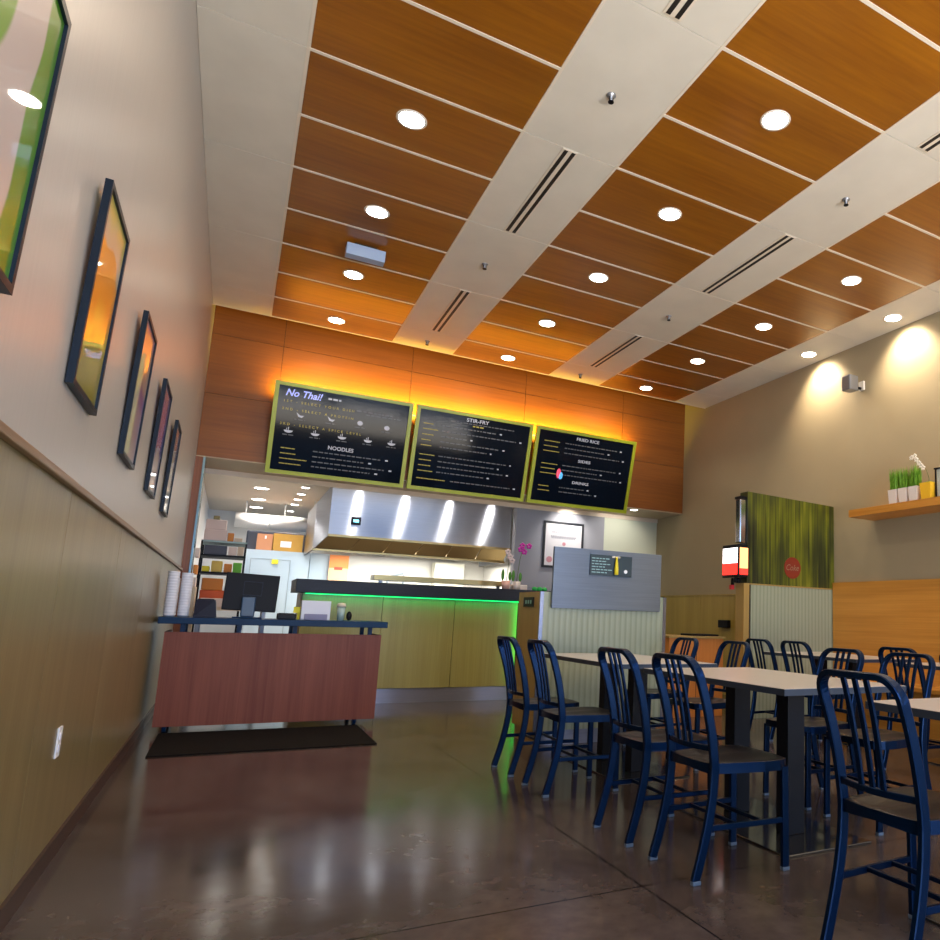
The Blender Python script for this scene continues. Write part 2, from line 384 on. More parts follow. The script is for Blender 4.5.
def sweep(bm, pts, w, d, depth=Vector((1, 0, 0)), mi=0, closed=False, rnd=0.22):
    """rounded-rectangle section: d along the depth direction, w across it"""
    pts = [Vector(p) for p in pts]; n = len(pts); rings = []
    for i, p in enumerate(pts):
        t = ((pts[min(i + 1, n - 1)] - pts[max(i - 1, 0)])).normalized()
        dd = (depth - t * depth.dot(t)).normalized(); s = t.cross(dd).normalized()
        k = rnd; ring = []
        for (a, b_) in ((1, 1 - k), (1 - k, 1), (-(1 - k), 1), (-1, 1 - k), (-1, -(1 - k)), (-(1 - k), -1), (1 - k, -1), (1, -(1 - k))):
            ring.append(bm.verts.new(p + dd * (a * d / 2) + s * (b_ * w / 2)))
        rings.append(ring)
    m_ = 8
    for k in range(n - 1):
        for i in range(m_):
            f = bm.faces.new((rings[k][i], rings[k][(i + 1) % m_], rings[k + 1][(i + 1) % m_], rings[k + 1][i])); f.material_index = mi; f.smooth = rnd > 0.3
    bm.faces.new(rings[0][::-1]); bm.faces.new(rings[-1])
def blob(bm, c, rx, ry, rz, mi=0, sub=2):
    r = bmesh.ops.create_icosphere(bm, subdivisions=sub, radius=1.0)
    for v in r['verts']:
        v.co = Vector((c[0] + v.co.x * rx, c[1] + v.co.y * ry, c[2] + v.co.z * rz))
    for f in set(f for v in r['verts'] for f in v.link_faces): f.smooth = True; f.material_index = mi

def link(name, bm, mats, parent=None):
    bmesh.ops.recalc_face_normals(bm, faces=bm.faces)
    me = bpy.data.meshes.new(name); bm.to_mesh(me); bm.free()
    if not isinstance(mats, (list, tuple)): mats = [mats]
    for m in mats: me.materials.append(m)
    o = bpy.data.objects.new(name, me); COL.objects.link(o)
    if parent: o.parent = parent
    return o
def thing(name, label, cat, loc=(0, 0, 0), rz=0.0, group=None):
    o = bpy.data.objects.new(name, None); COL.objects.link(o); o.empty_display_size = 0.1
    o.location = loc; o.rotation_euler = (0, 0, rz)
    o['label'] = label; o['category'] = cat
    if group: o['group'] = group
    return o
def tag(o, label, cat, group=None):
    o['label'] = label; o['category'] = cat
    if group: o['group'] = group
    return o
def struct(name, bm, mats):
    o = link(name, bm, mats); o['kind'] = 'structure'; return o
def part_box(name, parent, mat, *a, bev=0.0):
    bm = BM(); box(bm, *a, bev=bev); return link(name, bm, mat, parent)
def dup(root, loc, rz=None, label=None, group=None):
    r = root.copy(); COL.objects.link(r); r.location = loc
    if rz is not None: r.rotation_euler = (0, 0, rz)
    if label: r['label'] = label
    if group: r['group'] = group
    for ch in list(root.children):
        c = ch.copy(); COL.objects.link(c); c.parent = r
        for g in list(ch.children):
            d = g.copy(); COL.objects.link(d); d.parent = c
    return r

# ------------------------------------------------------------------ room shell
H = 4.428; CE = 9.192; XR = 6.80; YS = 9.80; YB = 10.62; YF = -3.2
EDG = [0.0, 0.583, 1.964, 2.709, 4.096, 4.864, 6.215, XR]
ROW = 0.683; Y0 = 4.473

bm = BM(); box(bm, -0.2, YF - 0.2, -0.1, XR + 0.2, 16.4, 0.0); struct('floor', bm, concrete)

# suspended ceiling: wood clouds between white bands
bm = BM()
box(bm, 0, YF, H + 0.022, XR, CE, H + 0.05, 0)
rows = [Y0 + ROW * n for n in range(-11, 7)]
for i in range(7):
    x0, x1 = EDG[i], EDG[i + 1]
    if i % 2 == 1:                                   # wood
        ys = [YF] + [y for y in rows if y > YF] + [CE]
        for a, b_ in zip(ys[:-1], ys[1:]):
            box(bm, x0 + 0.012, a + 0.010, H, x1 - 0.012, b_ - 0.010, H + 0.022, 1)
    else:                                            # white, two rows long
        ys = [YF] + [y for k, y in enumerate(rows) if (k % 2 == 1) and y > YF + 0.3] + [CE]
        for a, b_ in zip(ys[:-1], ys[1:]):
            box(bm, x0 + 0.002, a + 0.003, H, x1 - 0.002, b_ - 0.003, H + 0.022, 0)
struct('ceiling', bm, [white_panel, ceil_wood])
k = 1
for i in (1, 3, 5):                                  # exposed T bars of each wood cloud
    bm = BM()
    for y in rows:
        if y > YF + 0.1: box(bm, EDG[i], y - 0.012, H - 0.004, EDG[i + 1], y + 0.012, H + 0.02)
    for x in (EDG[i], EDG[i + 1]): box(bm, x - 0.010, YF, H - 0.003, x + 0.010, CE, H + 0.02)
    box(bm, EDG[i], CE - 0.012, H - 0.004, EDG[i + 1], CE, H + 0.02)
    struct('trim_%d' % k, bm, bar_white); k += 1
bm = BM(); box(bm, 0.0, CE - 0.0, H - 0.004, XR, CE + 0.014, H + 0.06); struct('trim_4', bm, bar_white)
bm = BM(); box(bm, -0.2, YF, 5.2, XR + 0.2, YS + 0.2, 5.3); struct('ceiling_plenum', bm, dark_void)

# left wall
bm = BM(); box(bm, -0.2, YF, 1.43, 0.0, YS, 5.2); struct('wall_left', bm, left_upper)
bm = BM()
ys = [YF, -1.0, 0.45, 1.83, 3.2, 4.58, 5.96, 7.34, 8.6, YS]
for a, b_ in zip(ys[:-1], ys[1:]): box(bm, -0.02, a + 0.002, 0.08, 0.0, b_ - 0.002, 1.43, 0)
box(bm, -0.2, YF, 0, -0.02, YS, 1.43, 1)
struct('wall_left_wainscot', bm, [left_lower, groove_dark])
bm = BM(); box(bm, 0, YF, 1.420, 0.022, 9.78, 1.446, bev=0.004); struct('trim_5', bm, rail_wood)
bm = BM(); box(bm, 0, YF, 0, 0.012, 9.78, 0.083); struct('baseboard_left', bm, base_brown)
# kitchen part of the left side
bm = BM(); box(bm, -0.2, YS, 0, 0.0, 16.2, 5.2); struct('wall_kitchen_left', bm, kit_white)
# right wall
bm = BM(); box(bm, XR, YF, 0, XR + 0.2, 10.9, 5.2); struct('wall_right', bm, taupe)
bm = BM()
ys = [7.15, 7.7, 8.3, 9.2, 9.9, 10.6]
for a, b_ in zip(ys[:-1], ys[1:]): box(bm, XR - 0.02, a + 0.002, 0.0, XR, b_ - 0.002, 1.42)
box(bm, XR - 0.03, 7.15, 1.42, XR, 10.6, 1.436)
struct('wall_right_wainscot', bm, yellow_panel)
bm = BM(); box(bm, XR - 0.012, YF, 0, XR, 2.0, 0.08); struct('baseboard_right', bm, base_brown)
# front of the shop with windows
bm = BM()
box(bm, -0.2, YF - 0.2, 0, XR + 0.2, YF, 0.35); box(bm, -0.2, YF - 0.2, 3.3, XR + 0.2, YF, 5.2)
for x0, x1 in ((-0.2, 0.35), (2.35, 2.55), (4.5, 4.7), (6.5, XR + 0.2)): box(bm, x0, YF - 0.2, 0.35, x1, YF, 3.3)
struct('wall_front', bm, taupe)
for n, (x0, x1) in enumerate(((0.35, 2.35), (2.55, 4.5), (4.7, 6.5))):
    bm = BM()
    box(bm, x0, YF - 0.12, 0.35, x1, YF - 0.06, 0.41); box(bm, x0, YF - 0.12, 3.24, x1, YF - 0.06, 3.3)
    box(bm, x0, YF - 0.12, 0.41, x0 + 0.06, YF - 0.06, 3.24); box(bm, x1 - 0.06, YF - 0.12, 0.41, x1, YF - 0.06, 3.24)
    box(bm, x0 + 0.06, YF - 0.094, 0.41, x1 - 0.06, YF - 0.088, 3.24, 1)
    struct('window_%d' % (n + 1), bm, [frame_black, clear_glass])

# soffit (wood bulkhead) over the counter
bm = BM()
box(bm, 0.0, YS + 0.012, 2.78, XR, YB, 5.2, 1)
xs = [0.0, 0.774, 2.34, 3.98, 5.62, XR]; zs = [2.78, 3.545, 4.288, 5.2]
for a, b_ in zip(xs[:-1], xs[1:]):
    for c, d in zip(zs[:-1], zs[1:]):
        box(bm, a + 0.003, YS, c + 0.003 if c > 2.8 else c, b_ - 0.003, YS + 0.012, d - 0.003, 0)
struct('wall_bulkhead', bm, [soffit_wood, groove_dark])
bm = BM(); box(bm, 0.0, YS + 0.004, 2.766, XR, YB, 2.779); struct('ceiling_bulkhead_underside', bm, under_beige)
bm = BM(); box(bm, 0.0, YS, 0, 0.075, YB, 2.766); struct('trim_6', bm, pilaster_wood)
bm = BM(); box(bm, 0.076, YS - 0.012, 0.0, 0.10, YS + 0.35, 2.764, bev=0.003); struct('trim_7', bm, glass_blue)

# kitchen shell
bm = BM(); box(bm, 0, YB, 2.86, XR + 0.2, 16.2, 2.95); box(bm, 0, YB - 0.02, 2.70, XR + 0.2, YB, 3.0); struct('ceiling_kitchen', bm, kit_ceil)
bm = BM(); box(bm, -0.2, 16.0, 0, 5.6, 16.2, 2.95); struct('wall_kitchen_back', bm, kit_white)
bm = BM(); box(bm, 1.60, 13.3, 0, 4.72, 13.42, 2.86); struct('wall_cooking_line', bm, tile_white)
bm = BM(); box(bm, 4.60, YB + 0.14, 0, 4.72, 13.3, 2.86); struct('wall_kitchen_right', bm, kit_white)
bm = BM(); box(bm, 4.245, YB, 0, 5.78, YB + 0.14, 2.766); struct('wall_menu_grey', bm, grey_wall)
bm = BM(); box(bm, 5.78, YB, 0, XR, YB + 0.14, 2.766); struct('wall_back_right', bm, green_white)

# ------------------------------------------------------------------ ceiling lamps
def make_downlight(x, y, label, group, aim=(0, 0, 0), power=34, ang=2.2):
    t = thing('recessed_downlight', label, 'ceiling light', (x, y, H), 0, group)
    bm = BM(); lathe(bm, [(0.086, -0.004), (0.098, -0.008), (0.104, -0.003), (0.104, 0.003)], seg=28); 
    link('trim_ring', bm, trim_white, t)
    bm = BM(); lathe(bm, [(0.001, -0.006), (0.05, -0.0065), (0.086, -0.004), (0.086, 0.004)], seg=24)
    link('lens', bm, lens_glow, t)
    spot_light('downlight_beam', (0, 0, -0.03), aim, power, WARM, ang, 0.7, 0.06, t)
    return t
LX = [1.262, 3.382, 5.510]
LY = [8.88 - 1.365 * i for i in range(8)]
colname = ['left', 'middle', 'right']
ordn = ['nearest the bulkhead', 'second from the bulkhead', 'third from the bulkhead', 'fourth from the bulkhead', 'fifth from the bulkhead', 'sixth from the bulkhead', 'seventh from the bulkhead', 'eighth from the bulkhead']
for i, x in enumerate(LX):
    for j, y in enumerate(LY):
        vis = pvis = (j <= 4)
        lab = 'round recessed downlight in the %s wood ceiling strip, %s' % (colname[i], ordn[j])
        make_downlight(x, y, lab, 'downlights in the wood ceiling strips', power=27 if j < 5 else 18, ang=2.2 if j < 3 else 2.75)
for j, y in enumerate((6.50, 5.153, 3.80, 2.45, 1.10)):
    near = ['farthest, left of the grey wall speaker', 'second, above the shelf', 'third', 'fourth', 'fifth'][j]
    make_downlight(6.53, y, 'wall-washing downlight by the taupe wall, %s' % near,
                   'wall washers along the taupe wall', aim=(0, -0.62, 0), power=100, ang=1.9)

# ------------------------------------------------------------------ diffusers, sprinklers, box on the ceiling
def make_vent(x, y0, y1, label):
    t = thing('slot_diffuser', label, 'ceiling vent', (x, (y0 + y1) / 2, H), 0, 'slot diffusers in the white ceiling bands')
    h = (y1 - y0) / 2
    bm = BM()
    box(bm, -0.060, -h - 0.01, -0.006, 0.060, h + 0.01, 0.0)
    link('frame', bm, bar_white, t)
    for s in (-1, 1):
        part_box('slot', t, slot_black, s * 0.030 - 0.014, -h, -0.009, s * 0.030 + 0.014, h, -0.0055)
for nm, x in (('left', 2.335), ('right', 4.455)):
    for y0, y1, w_ in ((1.76, 3.07, 'nearest the camera'), (4.49, 5.80, 'in the middle of the row'), (7.22, 8.49, 'farthest, by the bulkhead')):
        make_vent(x, y0, y1, 'twin-slot air diffuser in the %s white ceiling band, %s' % (nm, w_))
def make_sprinkler(x, y, label):
    t = thing('sprinkler_head', label, 'sprinkler', (x, y, H), 0, 'sprinkler heads in the white ceiling bands')
    bm = BM(); lathe(bm, [(0.032, 0), (0.032, -0.006), (0.012, -0.012), (0.010, -0.03), (0.004, -0.045)], seg=14); link('escutcheon', bm, grey_met, t)
    bm = BM(); cyl(bm, (0, 0, -0.048), (0, 0, -0.052), 0.020, seg=12); box(bm, -0.016, -0.003, -0.048, -0.011, 0.003, -0.012); box(bm, 0.011, -0.003, -0.048, 0.016, 0.003, -0.012)
    link('deflector', bm, black_pl, t)
for nm, x in (('left', 2.33), ('right', 4.455)):
    for y, w_ in ((3.82, 'nearest the camera'), (6.53, 'in the middle of the row'), (8.91, 'closest to the bulkhead')):
        make_sprinkler(x, y, 'small sprinkler head in the %s white ceiling band, %s' % (nm, w_))
t = thing('emergency_light', 'pale blue-white box fitting hung under the left wood ceiling strip', 'light fitting', (1.28, 6.84, H))
part_box('mount', t, slot_black, -0.10, -0.03, -0.03, 0.10, 0.03, 0.0)
bm = BM(); quadbox(bm, [(-0.17, -0.05, -0.13), (0.17, -0.05, -0.13), (0.17, 0.05, -0.13), (-0.17, 0.05, -0.13), (-0.17, -0.07, -0.03), (0.17, -0.07, -0.03), (0.17, 0.07, -0.03), (-0.17, 0.07, -0.03)])
link('housing', bm, P('pale_blue_housing', (0.32, 0.42, 0.60), 0.4), t)

# wall lamp/speaker on right wall
t = thing('wall_speaker', 'small grey box speaker on a swivel bracket high on the taupe wall', 'speaker', (XR, 5.88, 3.88), 0)
bm = BM(); box(bm, -0.26, -0.065, -0.085, -0.115, 0.075, 0.10, bev=0.014); link('cabinet', bm, grey_met, t)
bm = BM(); cyl(bm, (-0.12, 0, -0.02), (-0.03, -0.02, -0.03), 0.016, seg=10); link('bracket_arm', bm, black_pl, t)
part_box('wall_plate', t, trim_white, -0.03, -0.06, -0.05, 0.0, 0.02, 0.06, bev=0.006)

# ------------------------------------------------------------------ pictures on left wall
def picture(y0, w, z0, h, kind, label):
    t = thing('framed_poster', label, 'picture', (0.0, y0 + w / 2, z0), 0, 'framed posters in a row on the left wall')
    t.rotation_euler = (0, 0.028, 0)
    t.location.x = 0.003
    d = 0.022; b_ = 0.020; hw = w / 2
    bm = BM()
    box(bm, 0, -hw, 0, d, hw, b_); box(bm, 0, -hw, h - b_, d, hw, h)
    box(bm, 0, -hw, b_, d, -hw + b_, h - b_); box(bm, 0, hw - b_, b_, d, hw, h - b_)
    link('frame', bm, frame_blue, t)
    bm = BM(); box(bm, 0.004, -hw + b_, b_, d - 0.008, hw - b_, h - b_)
    link('print', bm, art_material('poster_' + kind, kind), t)
picture(1.56, 0.50, 1.715, 0.705, 'green', 'framed green and white poster nearest the camera, cut by the photo edge')
picture(2.80, 0.46, 1.715, 0.705, 'yellow', 'framed yellow and orange poster, second along the left wall')
picture(4.03, 0.46, 1.715, 0.705, 'lilac', 'framed pale lilac and peach poster, middle one of the row')
picture(5.22, 0.46, 1.715, 0.705, 'purple', 'framed poster with a purple band, second from the kitchen')
picture(6.37, 0.44, 1.715, 0.705, 'grey', 'framed pale grey poster, the last one before the kitchen')

t = thing('wall_outlet', 'white double power outlet in the olive wainscot low on the left wall', 'outlet', (0.0, 3.66, 0.49))
part_box('cover_plate', t, paper, 0, -0.036, -0.058, 0.006, 0.036, 0.058, bev=0.002)
for z in (-0.022, 0.022): part_box('socket', t, cup_white, 0.005, -0.016, z - 0.014, 0.009, 0.016, z + 0.014, bev=0.001)

# ------------------------------------------------------------------ chairs
def arc(c, r, a0, a1, n):
    return [(c[0] + r * math.cos(a0 + (a1 - a0) * i / n), c[1] + r * math.sin(a0 + (a1 - a0) * i / n)) for i in range(n + 1)]
def back_x(z):       # how the back leans, from the seat joint to the top
    u = (z - 0.44) / 0.44
    return 0.085 - 0.035 * u - 0.08 * u * u
def make_chair(label, group):
    t = thing('slat_back_chair', label, 'chair', (0, 0, 0), 0, group)
    # rear legs, bowed backwards towards the floor
    for s in (-1, 1):
        bm = BM()
        pts = []
        for i in range(9):
            u = i / 8; z = 0.012 + u * 0.43
            pts.append((0.085 * math.sin(u * PI / 2), s * 0.166, z))
        sweep(bm, pts, 0.021, 0.038)
        l = link('leg', bm, navy, t)
        bm = BM(); box(bm, -0.017, s * 0.168 - 0.012, 0, 0.021, s * 0.168 + 0.012, 0.016, bev=0.003); link('foot_glide', bm, glide, l)
    for s in (-1, 1):
        bm = BM()
        sweep(bm, [(0.448, s * 0.185, 0.012), (0.446, s * 0.185, 0.2), (0.443, s * 0.184, 0.425)], 0.021, 0.034)
        l = link('leg', bm, navy, t)
        bm = BM(); box(bm, 0.430, s * 0.185 - 0.012, 0, 0.466, s * 0.185 + 0.012, 0.016, bev=0.003); link('foot_glide', bm, glide, l)
    # back hoop
    bm = BM(); pts = []
    R = 0.072; hw = 0.170; zt = 0.880
    for i in range(9):
        z = 0.43 + (zt - R - 0.43) * i / 8; pts.append((back_x(z), -(0.166 + 0.004 * i / 8), z))
    for (y, z) in arc((-hw + R, zt - R), R, PI, PI / 2, 7)[1:]: pts.append((back_x(z), y, z))
    for i in range(1, 6):
        y = (-hw + R) + (2 * hw - 2 * R) * i / 6; pts.append((back_x(zt) - 0.008 * math.sin(i / 6 * PI), y, zt))
    for (y, z) in arc((hw - R, zt - R), R, PI / 2, 0, 7): pts.append((back_x(z), y, z))
    for i in range(1, 9):
        z = zt - R - (zt - R - 0.43) * i / 8; pts.append((back_x(z), 0.170 - 0.004 * i / 8, z))
    sweep(bm, pts, 0.022, 0.038)
    link('back_frame', bm, navy, t)
    # curved lower rail
    bm = BM(); pts = []
    for i in range(9):
        y = -0.166 + 0.332 * i / 8; pts.append((back_x(0.52) - 0.03 * math.cos(y / 0.166 * PI / 2), y, 0.515))
    sweep(bm, pts, 0.018, 0.022, depth=Vector((0, 0, 1)))
    link('back_rail', bm, navy, t)
    # three slats
    for s in (-1, 0, 1):
        bm = BM(); pts = []
        for i in range(9):
            z = 0.515 + (zt - 0.004 - 0.515) * i / 8; u = i / 8
            pts.append((back_x(z) - 0.024 * math.cos(u * PI / 2) - 0.004, s * (0.046 + 0.003 * u), z))
        sweep(bm, pts, 0.019, 0.012)
        link('slat', bm, navy, t)
    # dished seat with apron
    bm = BM(); N = 14; top = []; bot = []
    def half(u):   # half width at u (0 rear .. 1 front)
        return 0.155 + 0.044 * min(1, u * 1.6) - 0.03 * max(0, (u - 0.85) / 0.15) ** 2
    for i in range(N + 1):
        u = i / N; rt = []; rb = []
        for j in range(N + 1):
            v = -1 + 2 * j / N
            x = 0.075 + 0.390 * u; y = v * half(u)
            x += 0.018 * (1 - v * v) * (1 if u > 0.5 else -1) * abs(u - 0.5) * 2
            e_ = min(1 - abs(v), u * 1.2, (1 - u) * 1.2) * 5; e_ = max(0, min(1, e_))
            dish = 0.016 * e_ * math.exp(-((abs(v) - 0.45) ** 2) * 6) * (1.15 - u)
            rt.append(bm.verts.new((x, y, 0.458 - dish - 0.004 * (1 - e_))))
            rb.append(bm.verts.new((x, y, 0.412 + 0.01 * (1 - abs(v)))))
        top.append(rt); bot.append(rb)
    for i in range(N):
        for j in range(N):
            f = bm.faces.new((top[i][j], top[i + 1][j], top[i + 1][j + 1], top[i][j + 1])); f.smooth = True
            bm.faces.new((bot[i][j], bot[i][j + 1], bot[i + 1][j + 1], bot[i + 1][j]))
    for i in range(N):
        f = bm.faces.new((top[i][0], bot[i][0], bot[i + 1][0], top[i + 1][0])); f.material_index = 1
        f = bm.faces.new((top[i][N], top[i + 1][N], bot[i + 1][N], bot[i][N])); f.material_index = 1
        f = bm.faces.new((top[0][i], top[0][i + 1], bot[0][i + 1], bot[0][i])); f.material_index = 1
        f = bm.faces.new((top[N][i], bot[N][i], bot[N][i + 1], top[N][i + 1])); f.material_index = 1
    link('seat', bm, [seat_sheen, navy], t)
    # stretchers
    for s in (-1, 1):
        bm = BM(); sweep(bm, [(0.052, s * 0.166, 0.205), (0.25, s * 0.176, 0.205), (0.446, s * 0.185, 0.205)], 0.014, 0.022, depth=Vector((0, 0, 1)))
        link('side_stretcher', bm, navy, t)
    for x in (0.20, 0.33):
        bm = BM(); sweep(bm, [(x, -0.175, 0.207), (x, 0.0, 0.207), (x, 0.175, 0.207)], 0.013, 0.016, depth=Vector((0, 0, 1)))
        link('cross_stretcher', bm, navy, t)
    return t
G1 = 'navy slat-back chairs around the tables'
chair0 = make_chair('navy slat-back chair, back to the aisle, farthest left of the near row by the counter', G1)
chair0.location = (2.20, 4.77, 0)
spots = [
 (2.205, 4.19, 0, 'second navy slat-back chair from the left along the aisle, beside the far table'),
 (2.215, 3.20, 0, 'third navy slat-back chair from the left along the aisle, at the middle table'),
 (2.225, 2.665, 0, 'fourth navy slat-back chair from the left, large, before the near corner of the middle table'),
 (2.315, 1.70, 0, 'largest and nearest navy slat-back chair, right foreground, cut by the photo corner'),
 (3.90, 5.19, PI, 'chair across the far table, its hoop before the left end of the orange cabinet'),
 (3.90, 4.50, PI, 'chair across the far table, its hoop before the right end of the orange cabinet'),
 (3.90, 3.37, PI, 'chair across the middle table, left and farther of the two hoops there'),
 (3.90, 2.85, PI, 'chair across the middle table overlapped by another hoop, right and nearer one there'),
 (4.78, 5.27, 0, 'small distant chair seen before the ribbed cabinet, left one of that pair'),
 (4.78, 4.77, 0, 'small distant chair seen before the ribbed cabinet, right one of that pair'),
 (4.78, 3.66, 0, 'chair at the bench-side table, its hoop just behind another chair hoop'),
 (4.78, 3.12, 0, 'chair at the bench-side table, cut by the right edge of the photo'),
]
for x, y, rz, lab in spots: dup(chair0, (x, y, 0), rz, lab, G1)

# ------------------------------------------------------------------ tables
def make_table(label):
    t = thing('dining_table', label, 'table', (0, 0, 0), 0, 'white-topped dining tables')
    bm = BM(); box(bm, -0.39, -0.625, 0.722, 0.39, 0.625, 0.750, 1); box(bm, -0.388, -0.623, 0.7501, 0.388, 0.623, 0.7515, 0)
    link('tabletop', bm, [tab_white, tab_edge], t)
    for s in (-1, 1):
        bm = BM(); box(bm, -0.055, s * 0.22 - 0.045, 0.010, 0.055, s * 0.22 + 0.045, 0.722, bev=0.004); link('post', bm, post_black, t)
    bm = BM(); box(bm, -0.27, -0.50, 0.0, 0.27, 0.50, 0.010, bev=0.003); link('base_plate', bm, plate_steel, t)
    return t
tb = make_table('far white-topped table with dark posts, beside the ribbed service station')
tb.location = (3.03, 4.66, 0)
dup(tb, (3.045, 3.09, 0), 0, 'middle white-topped table in full view with a mirror-like base plate')
dup(tb, (3.06, 1.39, 0), 0, 'nearest white table at the right edge, behind the largest chair')
dup(tb, (5.60, 5.12, 0), 0, 'distant white table beside the wood bench, in front of the ribbed cabinet')
dup(tb, (5.60, 3.45, 0), 0, 'white table beside the wood bench at the right edge of the photo')

# bench along right wall
t = thing('wall_bench', 'long honey-coloured wood bench with a high back along the taupe wall', 'bench', (0, 0, 0))
part_box('backrest', t, bench_wood, 6.755, 1.0, 0.46, 6.80, 6.338, 1.541)
bm = BM(); box(bm, 6.33, 1.0, 0.42, 6.754, 6.338, 0.46, bev=0.004); link('seat', bm, bench_wood, t)
bm = BM(); box(bm, 6.38, 1.0, 0.0, 6.79, 6.338, 0.42); link('base', bm, bench_wood, t)

# shelf on right wall
bm = BM(); box(bm, 6.40, 2.5, 2.236, 6.80, 5.72, 2.318, bev=0.003)
tag(link('wall_shelf', bm, bench_wood), 'thick floating honey wood shelf on the taupe wall', 'shelf')

# planters on the shelf
def grass_pot(y, label, pot, h=0.150, grow=True):
    t = thing('potted_grass', label, 'plant', (6.47, y, 2.319), 0, 'white pots of grass on the wood shelf')
    bm = BM(); quadbox(bm, [(-0.048, -0.048, 0), (0.048, -0.048, 0), (0.048, 0.048, 0), (-0.048, 0.048, 0), (-0.056, -0.056, h), (0.056, -0.056, h), (0.056, 0.056, h), (-0.056, 0.056, h)])
    link('pot', bm, pot, t)
    bm = BM()
    for i in range(230):
        bx = random.uniform(-0.045, 0.045); by = random.uniform(-0.042, 0.042); hh = random.uniform(0.12, 0.25)
        a = random.uniform(0, 2 * PI); le = random.uniform(0.0, 0.03); w_ = 0.004
        dx, dy = math.cos(a) * le + bx * 0.15, math.sin(a) * le + by * 0.15
        pa = a + PI / 2; wx, wy = math.cos(pa) * w_, math.sin(pa) * w_
        v = [bm.verts.new(p) for p in ((bx - wx, by - wy, h - 0.01), (bx + wx, by + wy, h - 0.01), (bx + dx * 0.4 + wx * .7, by + dy * 0.4 + wy * .7, h + hh * 0.6), (bx + dx, by + dy, h + hh), (bx + dx * 0.4 - wx * .7, by + dy * 0.4 - wy * .7, h + hh * 0.6))]
        bm.faces.new(v)
    o = link('grass_blades', bm, grass, t); o['kind'] = 'stuff'
grass_pot(5.115, 'white pot of green grass on the shelf, leftmost of three', pot_white)
grass_pot(4.985, 'white pot of green grass on the shelf, middle of three', pot_white)
grass_pot(4.853, 'white pot of green grass on the shelf, next to the yellow pot', pot_white)
t = thing('orchid_pot', 'yellow square pot with a white orchid spray on the wood shelf', 'plant', (6.47, 4.69, 2.319))
bm = BM(); quadbox(bm, [(-0.055, -0.055, 0), (0.055, -0.055, 0), (0.055, 0.055, 0), (-0.055, 0.055, 0), (-0.063, -0.066, 0.165), (0.066, -0.066, 0.165), (0.066, 0.066, 0.165), (-0.066, 0.066, 0.165)])
link('pot', bm, pot_yellow, t)
bm = BM(); sweep(bm, [(0, 0.0, 0.12), (0, 0.0, 0.22), (0, 0.03, 0.31), (0, 0.09, 0.37), (0, 0.14, 0.42), (0, 0.20, 0.45)], 0.006, 0.006, rnd=0.5); link('stem', bm, stem, t)
for (y, z) in ((0.20, 0.46), (0.16, 0.47), (0.14, 0.43), (0.11, 0.39), (0.085, 0.36), (0.06, 0.33)):
    bm = BM()
    for a in range(5):
        an = a * 2 * PI / 5 + 0.4; blob(bm, (-0.012, y + 0.017 * math.cos(an), z + 0.017 * math.sin(an)), 0.006, 0.015, 0.012, sub=1)
    link('blossom', bm, petal_white, t)
bm = BM(); blob(bm, (0, 0, 0.165), 0.04, 0.05, 0.02); link('moss', bm, leaf, t)
t = thing('black_lantern', 'black framed lantern with pale panes at the shelf right edge', 'lantern', (6.52, 4.54, 2.319))
bm = BM()
for x in (-0.06, 0.05):
    for y in (-0.07, 0.06): box(bm, x, y, 0, x + 0.012, y + 0.012, 0.30)
box(bm, -0.065, -0.08, 0.29, 0.067, 0.08, 0.305); box(bm, -0.065, -0.075, 0, 0.067, 0.077, 0.012)
link('frame', bm, black_pl, t)
part_box('pane', t, P('pale_pane', (0.45, 0.50, 0.45), 0.2), -0.05, -0.06, 0.012, 0.045, 0.055, 0.288)

# ------------------------------------------------------------------ soda cabinet
t = thing('beverage_cabinet', 'tall soda cabinet with a green bamboo print side over pale ribbed panelling', 'drinks cabinet', (0, 0, 0))
part_box('side_panel', t, bead, 5.525, 6.35, 0.0, 6.795, 6.50, 1.455)
part_box('corner_post', t, column_wood, 5.425, 6.35, 0.0, 5.50, 6.50, 1.47)
part_box('post_reveal', t, slot_black, 5.50, 6.36, 0.0, 5.525, 6.50, 1.455)
part_box('cap', t, column_wood, 5.50, 6.345, 1.456, 6.795, 6.52, 1.470)
def slope_z(x): return 2.53 - 0.055 * (x - 5.45) / 1.35
bm = BM(); quadbox(bm, [(5.465, 6.352, 1.471), (6.795, 6.352, 1.471), (6.795, 6.49, 1.471), (5.465, 6.49, 1.471), (5.465, 6.352, 2.51), (6.795, 6.352, 2.475), (6.795, 6.49, 2.475), (5.465, 6.49, 2.51)])
pr_ = link('bamboo_print', bm, bamboo, t)
bm = BM(); cyl(bm, (6.13, 6.352, 1.68), (6.13, 6.346, 1.68), 0.125, seg=36); link('red_disc', bm, P('red_disc_print', (0.22, 0.025, 0.008), 0.4), pr_)
